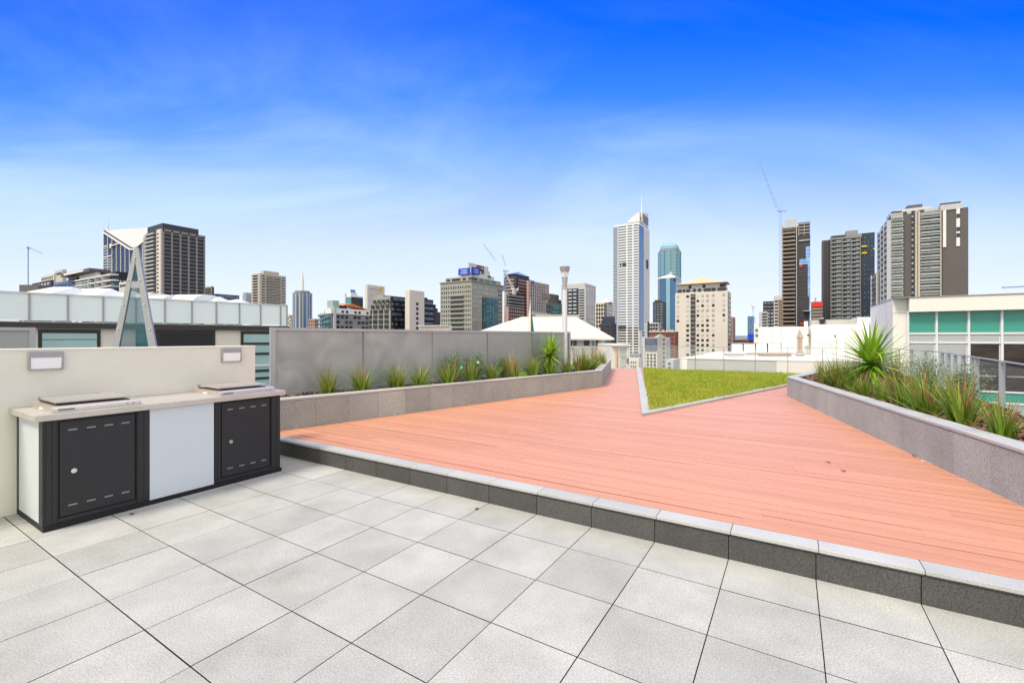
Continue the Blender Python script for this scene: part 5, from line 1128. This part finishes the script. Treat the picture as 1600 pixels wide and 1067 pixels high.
b.bands('S', .5, b.y1-.3, z0_, b.z(344), n_-1, .5, W['glassrail'], 'balcony_glass', 1.4); b.bands('S', .4, b.y1-.2, z0_, b.z(344), n_-1, .34, W['black'], 'balcony_opening', .5, ph=.95); b.cols('S', 0, b.y1, z0_, b.z(344), 3, .7, W['lgrey'], 'pilaster', 1.6)
b.blk(b.fx(1392), b.fx(1468), 1.5, 12, b.top, b.z(331.5), W['lgrey'], 'penthouse'); b.blk(b.fx(1470), b.fx(1502), 1, 14, b.top, b.z(328), W['lgrey'], 'penthouse'); b.bx('F', b.fx(1470), b.fx(1502), b.z(328), b.z(326.8), -2.5, -.6, W['char'], 'roof_edge'); b.bx('F', b.fx(1393), b.fx(1410), b.z(331.5), b.z(330.5), -4, -1, W['char'], 'roof_edge')
for pa, pb in ((1412, 1418), (1425, 1431), (1436, 1445)): b.bx('F', b.fx(pa), b.fx(pb), b.z(337), b.z(332.5), -1.6, -1.4, W['dark'], 'window')
b.blk(b.fx(1402), b.fx(1460), 6, 16, b.z(331.5), b.z(325), W['lgrey'], 'plant_room'); b.blk(b.fx(1423), b.fx(1447), 7, 15, b.z(325), b.z(319.5), W['brown'], 'plant_room'); b.done()
# distant tower crane at far right
x, y = P(1640, 400); r = empty('tower_crane', (x, y, CITY_Z), 0, 'thin horizontal crane boom at the far right edge', 'crane')
MB().bar((0, 0, 0), (0, 0, Zat(440, 400)-CITY_Z), 1.6).build('mast', W['crane'], r); MB().bar((-42, 0, Zat(449.5, 400)-CITY_Z), (20, 0, Zat(444, 400)-CITY_Z), 1.0, 1.2).build('boom', W['crane'], r)

# ================================================================== near buildings
# --- left building with frosted balustrade
LA = math.atan2(.7128, .7014); Ye = 38.08/(.984-ray(447)); ex, ey = P(447, Ye)
lb = empty('apartment_building', (ex, ey, CITY_Z), LA, 'low building with black fascia, teal windows and frosted glass roof balustrade', 'building')
def ls(px): return (38.08/(.984-ray(px))-Ye)*1.403
def lbx(a, b_, z0, z1, d0, d1, m, name): return cube(name, m, lb, (a, -d1, z0-CITY_Z), (b_, -d0, z1-CITY_Z))
lbx(-34, 0, CITY_Z, 1.93, -14, 0, M['white2'], 'wall')
lbx(-34, .15, 1.93, 2.16, -14.2, .25, cm('black_fascia', (.035,.033,.035), .5), 'fascia')
MB().box((-34, -14.1, 2.161-CITY_Z), (.1, 14.1, 2.17-CITY_Z)).build('roof_deck', M['conc'], lb) if False else lbx(-34, .1, 2.161, 2.2, -14, .2, M['conc'], 'roof_deck')
pxs = [-160, -95, -18, 46, 106, 161, 212, 257, 299, 337, 373, 406, 437, 447]
for a, c in zip(pxs[:-1], pxs[1:]): lbx(ls(a)+.03, ls(c)-.03, 2.24, 3.33, .10, .13, M['frost'], 'frosted_panel')
for a in pxs: lbx(ls(a)-.03, ls(a)+.03, 2.16, 3.34, .06, .18, M['lframe'], 'balustrade_post')
lbx(ls(-160), 0.03, 3.34, 3.39, .05, .19, M['aluw'], 'handrail')
lbx(.0, .03, 2.24, 3.33, -9, .09, M['frost'], 'frosted_panel')
def lwin(pa, pb, zt_, zb_, frame, pane, name='window'):
    f = lbx(ls(pa), ls(pb), zb_, zt_, 0, .06, frame, name); q = lbx(ls(pa)+.25*(ls(pb)-ls(pa))/4, ls(pb)-.25*(ls(pb)-ls(pa))/4, zb_+.1, zt_-.16, .06, .075, pane, 'pane'); 
M['blackf'] = cm('black_window_frame', (.02,.02,.022), .4)
lwin(59.5, 157, 1.88, -.6, M['blackf'], M['tealp']); lwin(212, 243, 1.90, -.6, M['blackf'], cm('deep_teal_glass', (.03,.09,.11), .1)); lwin(243.5, 336, 1.90, -.6, M['blackf'], W['black']); lwin(376, 440, 1.88, -1.4, M['blackf'], M['tealp'])
for py in (537, 553, 580, 592): z_ = Zat(py, 24.2); lbx(ls(377), ls(440), z_-.06, z_+.06, .076, .13, M['blackf'], 'window_bar')
z_ = Zat(571.5, 24.2); lbx(ls(377), ls(440), z_-.05, z_+.05, .076, .15, M['aluw'], 'window_bar')
for z_ in (1.45, 1.05, .65): lbx(ls(64), ls(152), z_-.012, z_+.012, .076, .085, M['blackf'], 'blind_line')
# shade canopies on that roof
def canopy(pl, pr, py_ridge, py_eave, Y, label, kind='hip', m='fabric'):
    (xa, _), (xb, _) = P(pl, Y), P(pr, Y); w_ = xb-xa; z1 = Zat(py_ridge, Y); z0 = Zat(py_eave, Y); zr = 2.2
    r = empty('shade_canopy', ((xa+xb)/2, Y+1.5, zr), 0, label, 'canopy', 'white shade canopies on the left roof'); mb = MB(); h = w_/2; d = 1.5; A, B_2 = z0-zr, z1-zr
    if kind == 'hip': mb.add([(-h,-d,A), (h,-d,A), (h,d,A), (-h,d,A), (-h*.82,0,B_2), (h*.55,0,B_2)], [(0,1,5,4), (1,2,5), (2,3,4,5), (3,0,4), (3,2,1,0)])
    elif kind == 'peak': mb.add([(-h,-d,A), (h,-d,A), (h,d,A), (-h,d,A), (0,0,B_2), (-h*.4,-d*.5,A+(B_2-A)*.35), (h*.4,-d*.5,A+(B_2-A)*.35)], [(0,5,4), (0,1,6,5), (5,6,4), (1,4,6), (1,2,4), (2,3,4), (3,0,4), (3,2,1,0)])
    else:
        n = 10; vs = []
        for i in range(n+1):
            q = math.pi*i/n; vs += [(-h, -math.cos(q)*d, A+(B_2-A)*math.sin(q)), (h, -math.cos(q)*d, A+(B_2-A)*math.sin(q))]
        mb.add(vs, [(2*i, 2*i+1, 2*i+3, 2*i+2) for i in range(n)]+[tuple(range(0, 2*n+2, 2)), tuple(range(1, 2*n+2, 2))[::-1]])
    mb.build('fabric_roof', M[m], r)
    for sx_ in (-1, 1):
        for sy_ in (-1, 1): MB().bar((sx_*h*.93, sy_*d*.9, 0), (sx_*h*.93, sy_*d*.9, A), .07).build('post', M['lframe'], r)
canopy(30, 80, 443, 458, 22, 'white hip-shaped shade canopy, leftmost on the left roof'); canopy(80, 148, 446, 463, 23, 'long white shade canopy second from the left on the left roof'); canopy(148, 192, 450, 466, 24, 'white shade canopy left of the A-shaped frame', 'peak')
canopy(193, 222, 455, 468, 25, 'white barrel canopy inside the A-shaped frame', 'barrel'); canopy(224, 254, 458, 468, 25, 'low white barrel canopy just right of the A-shaped frame', 'barrel'); canopy(255, 302, 457, 471, 25.5, 'rounded white barrel canopy below the black-topped tower', 'barrel')
canopy(303, 332, 460, 474, 26, 'peaked white shade canopy right of the rounded one', 'peak'); canopy(330, 366, 464, 474, 27, 'rightmost peaked white shade canopy on the left roof', 'peak')
# vent box at far left
b_ = MB().prism([(0,0), (1.6,0), (1.6,1.2), (0,1.2)], 0, 1.5).build('roof_vent', W['brown'], loc=(P(30, 27)[0], 27, 2.2)); tag(b_, 'brown box vent on the roof at the far left', 'roof vent')
b_.scale = (.7, 1, (Zat(445, 27)-2.2)/1.5)
# --- A-shaped steel frame
Ya = 8.6; ax, ay = P(211.5, Ya); af = empty('a_frame', (ax, ay, 0), 0, 'tall grey steel A-shaped frame with blue-tinted glass behind the wall', 'steel frame')
def ap_(px, py): return ((ray(px)-ray(211.5))*Ya, Zat(py, Ya))
def plate(pts_, d0, d1, m, name):
    vs = [(a, d0, c) for a, c in pts_]+[(a, d1, c) for a, c in pts_]; n = len(pts_)
    return MB().add(vs, [tuple(range(n)), tuple(range(n, 2*n))[::-1]]+[(i, n+i, n+(i+1) % n, (i+1) % n) for i in range(n)]).build(name, m, af)
def ext(a, b_, py): t = (py-a[1])/(b_[1]-a[1]); return (a[0]+(b_[0]-a[0])*t, py)
l0, l1 = (210, 389), (177, 541); l2, l3 = (212, 412), (187, 541); r0, r1 = (213.5, 385), (243.5, 541); r2, r3 = (213, 412), (233, 541); bot = 650
plate([ap_(*p) for p in (ext(l0, l1, bot), ext(l2, l3, bot), l2, (213.4, 398), (213.4, 386), l0)], -.02, .02, M['galv'], 'leg')
plate([ap_(*p) for p in (ext(r2, r3, bot), ext(r1, r0, bot), (217.5, 391), (213.6, 385), (213.6, 398), r2)], -.02, .02, M['galv'], 'leg')
plate([ap_(*p) for p in ((205, 450), (219, 450), (217.3, 440), (206.6, 440))], -.015, .015, M['galv'], 'crossbar')
plate([ap_(*p) for p in ((206.5, 440), (217.5, 440), (213, 412), (212.2, 412))], -.004, .004, M['ateal'], 'tinted_glass')
plate([ap_(*p) for p in (ext(l2, l3, bot), ext(r3, r2, bot), (219.5, 451), (204.5, 451))], -.004, .004, M['ateal'], 'tinted_glass')
for px_, py_ in ((212.5, 403), (202, 438), (220, 438), (194, 476), (227, 476), (186, 514), (235, 514)):
    a, c = ap_(px_, py_); MB().cyl((a, -.021, c), (a, -.035, c), .014, .012, 10).build('bolt', M['aluw'], af)

# --- white building at right with sea-green glass
Yc = 20.0; cx_, cy_ = P(1395, Yc)
wb_ = empty('white_building', (cx_, cy_, CITY_Z), -R(TH), 'white building with sea-green glass panels and blinds, right edge', 'building')
def wfx(px): r_ = ray(px); return (r_*cy_-cx_)/(cT+r_*sT)
def wx(a, b_, z0, z1, d0, d1, m, name): return cube(name, m, wb_, (a, -d1, z0-CITY_Z), (b_, -d0, z1-CITY_Z))
def wsy(px): r_ = ray(px); return (r_*cy_-cx_)/(sT-r_*cT)
ZTOP = Zat(467, 20.0); dpt = abs(wsy(1360)); RX = 14
wx(0, RX, CITY_Z, ZTOP-.62, -dpt, 0, M['white'], 'wall')
wx(-.002, RX, ZTOP-.62, ZTOP, -dpt-.01, .003, M['white'], 'parapet_wall')
x0, x1 = wfx(1418), RX
wx(x0, x1, ZTOP-.61, ZTOP-.003, .004, .38, M['white'], 'fascia')
wx(x0-.012, x0-.004, ZTOP-.61, ZTOP-.02, .0, .02, M['lframe'], 'panel_joint')
Wz = lambda py: Zat(py, 19.4)          # rows read near the left end of the glazing
rows = [(487.5, 519.5, 'green'), (523, 533, 'blind'), (537, 606, 'dark'), (608, 622, 'green'), (625, 680, 'blind')]
colpx = [1418, 1462.5, 1512.5, 1564, 1617, 1672]
cs_ = [wfx(p) for p in colpx]; step_ = cs_[2]-cs_[1]; cs_ = cs_+[cs_[-1]+step_*k for k in (1, 2)]
wx(x0, cs_[-1], Wz(690), Wz(486), .004, .05, M['aluw'], 'window_frame_grid')
for i in range(len(cs_)-1):
    for pa, pb, kd in rows:
        m_ = {'green': M['green'], 'blind': M['blind'], 'dark': M['dkglass']}[kd]
        nm_ = {'green': 'green_panel', 'blind': 'louvre_window', 'dark': 'window'}[kd]
        if kd == 'dark' and i < 2: m_ = M['blind']
        if kd == 'blind' and pa == 523 and i >= 2: m_ = M['blind']
        ins = .07 if kd != 'green' else .05
        q = wx(cs_[i]+ins, cs_[i+1]-ins, Wz(pb), Wz(pa), .05, .058, m_, nm_)
        if m_ is M['blind']:
            za, zc2 = Wz(pb), Wz(pa); n_ = max(3, int((zc2-za)/.075))
            mb = MB()
            for k_ in range(n_): z_ = za+(zc2-za)*(k_+.5)/n_-CITY_Z; mb.box((cs_[i]+ins+.01, -.072, z_-.012), (cs_[i+1]-ins-.01, -.0585, z_+.018))
            tag(mb.build('blind_slats', M['blind'], wb_), None)
        if kd == 'dark' and i >= 2:     # things seen faintly inside: pale sill line
            wx(cs_[i]+.15, cs_[i+1]-.15, Wz(585), Wz(583.5), .0585, .062, M['lframe'], 'inner_sill')
for c_ in cs_: wx(c_-.035, c_+.035, Wz(690), Wz(486), .0505, .13, M['aluw'], 'mullion')
for pz in (521.2, 535, 607, 623.5): wx(x0, cs_[-1], Wz(pz)-.035, Wz(pz)+.035, .0503, .10, M['aluw'], 'transom')
wx(-.02, RX, ZTOP+.001, ZTOP+.03, -dpt-.03, .42, M['lframe'], 'flashing')
for xj in (x0+4.2, x0+8.4): wx(xj, xj+.012, ZTOP-.61, ZTOP-.004, .38, .383, M['lframe'], 'panel_joint')
wx(.005, x0-.02, ZTOP-.64, ZTOP-.625, .0, .006, M['lframe'], 'panel_joint')
for yj in (1.6, 3.4): cube('panel_joint', M['lframe'], wb_, (-.008, yj, ZTOP-5-CITY_Z), (-.003, yj+.015, ZTOP-.05-CITY_Z))
wx(.5, .56, ZTOP-1.2, ZTOP-1.05, .0, .03, M['blackf'], 'wall_fitting')

# --- white terrace house in the middle distance
def flat(name, label, cat, pl, pr, Y, pyt, pyb, depth, m, th=0, zb=CITY_Z):
    (xa, _), (xb, _) = P(pl, Y), P(pr, Y); r_ = empty(name, (xa, Y, zb), 0, label, cat)
    cube('wall', m, r_, (0, 0, 0), (xb-xa, depth, Zat(pyt, Y)-zb)); return r_, xb-xa
Ox, Oy = P(1066, 30); r_ = empty('terrace_house', (Ox, Oy, CITY_Z), -R(TH), 'white rooftop terrace house with low pale parapet beyond the lawn', 'house')
def fxy(px, y): bx_, by_ = Ox+y*sT, Oy+y*cT; q = ray(px); return (q*by_-bx_)/(cT+q*sT)
def YatF(px, y): return Oy+y*cT-fxy(px, y)*sT
def tz(py, px, y): return Zat(py, YatF(px, y))-CITY_Z
ZT_ = Zat(559, 30)-CITY_Z; XE = 18
cube('wall', M['conc'], r_, (0, 0, 0), (XE, 16, ZT_-.05)); cube('corner_pier', M['white'], r_, (-.03, -.03, 0), (fxy(1074, 0), .3, ZT_-.051))
cube('coping', M['white'], r_, (-.04, -.05, ZT_-.05), (XE, .35, ZT_+.02)); cube('roof_deck', M['white'], r_, (0, .351, ZT_-.048), (XE, 16, ZT_-.01))
cube('render_patch', M['white2'], r_, (fxy(1213.5, 0), -.02, 0), (XE, -.001, ZT_-.052))
def tb(pa, pb, za, zc2, y0, y1, m, name, ref=1270): return cube(name, m, r_, (fxy(pa, y0), y0, ZT_ if za == 556 else tz(za, ref, y0)), (fxy(pb, y0), y1, tz(zc2, ref, y0)))
YW = 10.0
tb(1186, 1272, 556, 511, YW+1, 16, M['white'], 'upper_wall', 1190); tb(1268, 1400, 556, 507.5, YW, 15.9, M['white'], 'upper_wall'); tb(1268, 1346, 507.5, 500, YW+.6, 15, M['conc'], 'roof_upstand'); tb(1340, 1400, 507.5, 497, YW+.3, 15.5, M['white'], 'upper_wall')
tb(1274, 1306, 556, 531, YW-.15, YW, M['frost'], 'roller_door'); tb(1272.5, 1307.5, 531, 529.5, YW-.2, YW, M['aluw'], 'door_head')
for k_ in range(9): tb(1274.5, 1305.5, 534+2.4*k_, 533.6+2.4*k_, YW-.18, YW-.15, M['lframe'], 'door_slat')
tb(1309, 1320, 556, 531, YW-.15, YW, M['frost'], 'side_panel'); tb(1304.3, 1306, 526.5, 523.5, YW-.2, YW, M['blackf'], 'wall_fitting')
for pa in (1220.5, 1205.5, 1190): tb(pa, pa+.5, 540, 512, YW+.97, YW+1, M['lframe'], 'panel_joint')
for py0, py1, rr in ((512, 502, .14), (540, 512, .2)): MB().cyl((fxy(1259.5, YW+.6), YW+.6, tz(py0, 1260, YW+.6)), (fxy(1259.5, YW+.6), YW+.6, tz(py1, 1260, YW+.6)), rr, rr, 14).build('vent_pipe', M['white'], r_)
tb(1261, 1264.5, 524.5, 522.5, YW+.4, YW+.9, M['blackf'], 'wall_lamp')
MB().cyl((fxy(1285, YW+.3), YW+.3, tz(501.5, 1285, YW)), (fxy(1285, YW+.3), YW+.55, tz(501.5, 1285, YW)), .2, .2, 16).build('roof_fan', M['blackf'], r_)
tb(1282.5, 1287, 500, 497, YW+.7, YW+1.3, M['white'], 'roof_unit')
# frosted balustrade standing on it
Yf = 34.5; x, y = P(1143, Yf); fb = empty('frosted_balustrade', (x, Yf, Zat(553.5, Yf)), 0, 'white frosted glass balustrade on the terrace beyond the lawn', 'balustrade')
zf_ = lambda py: Zat(py, Yf)-Zat(553.5, Yf)
for pa, pb in ((1143.5, 1160), (1162, 1179), (1181, 1198), (1200, 1219.5)): cube('frosted_panel', M['diff'] if pb < 1185 else M['frost'], fb, (ray(pa)*Yf-x, -.02, zf_(552)), (ray(pb)*Yf-x, .02, zf_(537.5)))
for pa in (1142, 1160.5, 1179.5, 1198.5, 1219.6): cube('post', M['blackf'] if 1150 < pa < 1210 else M['lframe'], fb, (ray(pa)*Yf-x, -.04, 0), (ray(pa+1.3)*Yf-x, .04, zf_(536.5)))
cube('handrail', M['lframe'], fb, (ray(1142)*Yf-x, -.04, zf_(536.9)), (ray(1221)*Yf-x, .04, zf_(535.9)))
# outdoor benches and umbrella on that terrace
for pa, pb, pt, Yb, m_, lab in ((1137, 1166, 554, 31, 'white2', 'long low cream bench at the parapet, left of the pair'), (1167, 1188, 552.5, 33, 'white', 'low white lounge right of the cream bench'), (1190, 1240, 555, 30.5, 'trunkc', 'low brownish outdoor table and planks before the umbrella')):
    if m_ == 'trunkc': M['trunkc'] = cm('weathered_timber', (.45,.36,.29), .8)
    xa, xb = P(pa, Yb)[0], P(pb, Yb)[0]; zg = Zat(558, 30)+.03; h = max(.25, Zat(pt, Yb)-zg)
    r2_ = empty('outdoor_bench', (xa, Yb, zg), 0, lab, 'bench'); L2 = xb-xa
    MB().box((0, 0, h-.1), (L2, .7, h)).build('seat', M[m_], r2_, bevel=.02); MB().box((.08, .08, .0), (L2-.08, .62, h-.101)).build('base', W['slab'] if m_ == 'trunkc' else M['conc'], r2_)
Yu = 33.5; x, y = P(1249.5, Yu); zg = Zat(558, 30)+.03; um = empty('closed_umbrella', (x, Yu, zg), 0, 'folded pinkish beige umbrella on the white terrace', 'umbrella'); zu = lambda py: Zat(py, Yu)-zg
M['umb'] = cm('beige_canvas', (.42,.33,.26), .85, var=.1)
MB().cyl((0,0,0), (0,0,zu(515)), .05, .04, 10).build('pole', M['lframe'], um)
mb = MB(); n = 14; prof = [(515, .03), (521, .11), (527, .22), (529, .15), (545, .13), (553, .24), (556.5, .22)]
for pz, rr in prof: mb.add([(math.cos(2*math.pi*i/n)*rr*(1.2 if i % 2 else .75), math.sin(2*math.pi*i/n)*rr*(1.2 if i % 2 else .75), zu(pz)) for i in range(n)], [])
for j in range(len(prof)-1):
    for i in range(n): mb.f.append((j*n+i, j*n+(i+1) % n, (j+1)*n+(i+1) % n, (j+1)*n+i)); mb.m.append(0)
mb.build('canopy', M['umb'], um)
MB().cyl((0,0,0), (0,0,.12), .45, .4, 16).build('base', M['lframe'], um)

# --- cream hip-roofed building behind the lamp post
Yh = 38; xa, xb = ray(715)*Yh, ray(960)*Yh; hr = empty('hip_roof_house', (xa, Yh, CITY_Z), 0, 'cream building with broad pale hip roof behind the lamp post', 'house'); Lh = xb-xa; zb = CITY_Z
cube('wall', M['white2'], hr, (.6, .5, 0), (Lh-.6, 13.5, 1.45-zb))
z1r = Zat(495, 45)-zb; xr0, xr1 = ray(815)*45-xa, ray(900)*45-xa; z0r = Zat(528.5, Yh)-zb
M['hip'] = cm('pale_roof_sheet', (.60,.55,.47), .6, var=.03, vscale=.3)
MB().add([(0,0,z0r), (Lh,0,z0r), (Lh,14,z0r), (0,14,z0r), (xr0,7,z1r), (xr1,7,z1r), (0,0,z0r-.15), (Lh,0,z0r-.15), (Lh,14,z0r-.15), (0,14,z0r-.15)], [(0,1,5,4), (1,2,5), (2,3,4,5), (3,0,4), (6,7,1,0), (7,8,2,1), (8,9,3,2), (9,6,0,3), (9,8,7,6)]).build('roof', M['hip'], hr)
M['bframe'] = cm('light_blue_frame', (.22,.42,.52), .5)
def hx(pa, pb, za, zc2, d0, d1, m, name): return cube(name, m, hr, (ray(pa)*Yh-xa, .5-d1, Zat(za, Yh)-zb), (ray(pb)*Yh-xa, .5-d0, Zat(zc2, Yh)-zb))
for pa, pb, m_ in ((890, 895, 'black'), (896.5, 902, 'dark'), (904, 911.5, 'palewin'), (914, 922, 'dark'), (926, 930, 'teal'), (933, 937, 'dark'), (941, 944, 'palewin'), (948, 952, 'teal')): hx(pa, pb, 541, 530, 0, .05, W[m_], 'window')
for pa in (895.7, 903, 912.6, 923, 931.5, 938.5, 946.5, 953.5): hx(pa, pa+.9, 542, 529.5, .0, .10, M['bframe'], 'frame')
hx(885, 958, 543.5, 541.5, .0, .12, M['white'], 'sill_band')
for pa in (896.5, 911.5, 926, 940): hx(pa, pa+1.3, 575, 544, .0, .15, M['lframe'], 'drainpipe')
for pa, pb in ((901, 907), (916, 921), (946, 951), (955, 957)): hx(pa, pb, 557, 546, 0, .05, W['palewin'], 'window')
# pale parapet block behind its ridge
pb_ = empty('city_building', (P(838, 55)[0], 55, CITY_Z), 0, 'low cream parapet block showing over the hip roof ridge', 'building'); cube('wall', W['cream'], pb_, (0, 0, 0), (ray(904)*55-ray(838)*55, 8, Zat(493, 55)-CITY_Z)); cube('coping', M['white'], pb_, (-.1, -.1, Zat(493, 55)-CITY_Z), (ray(904)*55-ray(838)*55+.1, 8, Zat(492.2, 55)-CITY_Z))
# balcony building below the rail
Yq = 33; x, _ = P(955, Yq); qb = empty('balcony_house', (x, Yq, CITY_Z), 0, 'cream building with recessed balconies below the far rail', 'house')
def qx(pa, pb, za, zc2, d0, d1, m, name): return cube(name, m, qb, (ray(pa)*Yq-x, -d1, Zat(za, Yq)-CITY_Z), (ray(pb)*Yq-x, -d0, Zat(zc2, Yq)-CITY_Z))
cube('wall', M['white2'], qb, (0, 0, 0), (ray(984)*Yq-x, 9, Zat(540, Yq)-CITY_Z)); qx(954.5, 984.5, 540, 537.8, -9.1, .2, M['white'], 'parapet')
for za in (558, 576, 594): qx(968.5, 978, za, za-15, 0, .04, W['palewin'], 'balcony_recess'); qx(968.5, 978, za, za-4, .04, .12, W['glassrail'], 'balcony_glass')
for pa in (980, 982): qx(pa, pa+1, 600, 541, 0, .12, M['white'], 'pier')
qx(961.5, 966.5, 600, 541, 0, .03, W['terra'], 'terracotta_strip'); qx(979, 981.5, 568, 560, .12, .14, W['dark'], 'window')
# slender pointed fin
Yn = 30; x, _ = P(829.5, Yn); zf0 = -6; fn = empty('pointed_fin', (x, Yn, zf0), 0, 'slender pointed white and teal fin rising above the screen', 'spire')
ht = Zat(465.5, Yn)-zf0; hb = Zat(517, Yn)-zf0; k_ = .24/(ht-hb); w0 = k_*ht
MB().add([(-w0,-.15,0), (.02,-.3,0), (.0,.2,0), (-.02,0,ht)], [(0,1,3), (1,2,3), (2,0,3), (2,1,0)]).build('white_face', M['white'], fn)
MB().add([(.021,-.29,0), (w0,-.1,0), (.03,.2,0), (-.01,.0,ht-.3)], [(0,1,3), (1,2,3), (2,0,3), (2,1,0)]).build('teal_face', W['tealroof'], fn)
# dark plant stake
x, y = P(729, 9.7); st = MB().cyl((0,0,0), (0,0,Zat(560,9.7)-.58), .012, .010, 8).build('plant_stake', M['blackf'], loc=(x, y, .58)); tag(st, 'dark stake standing among the feathery shrubs', 'stake')
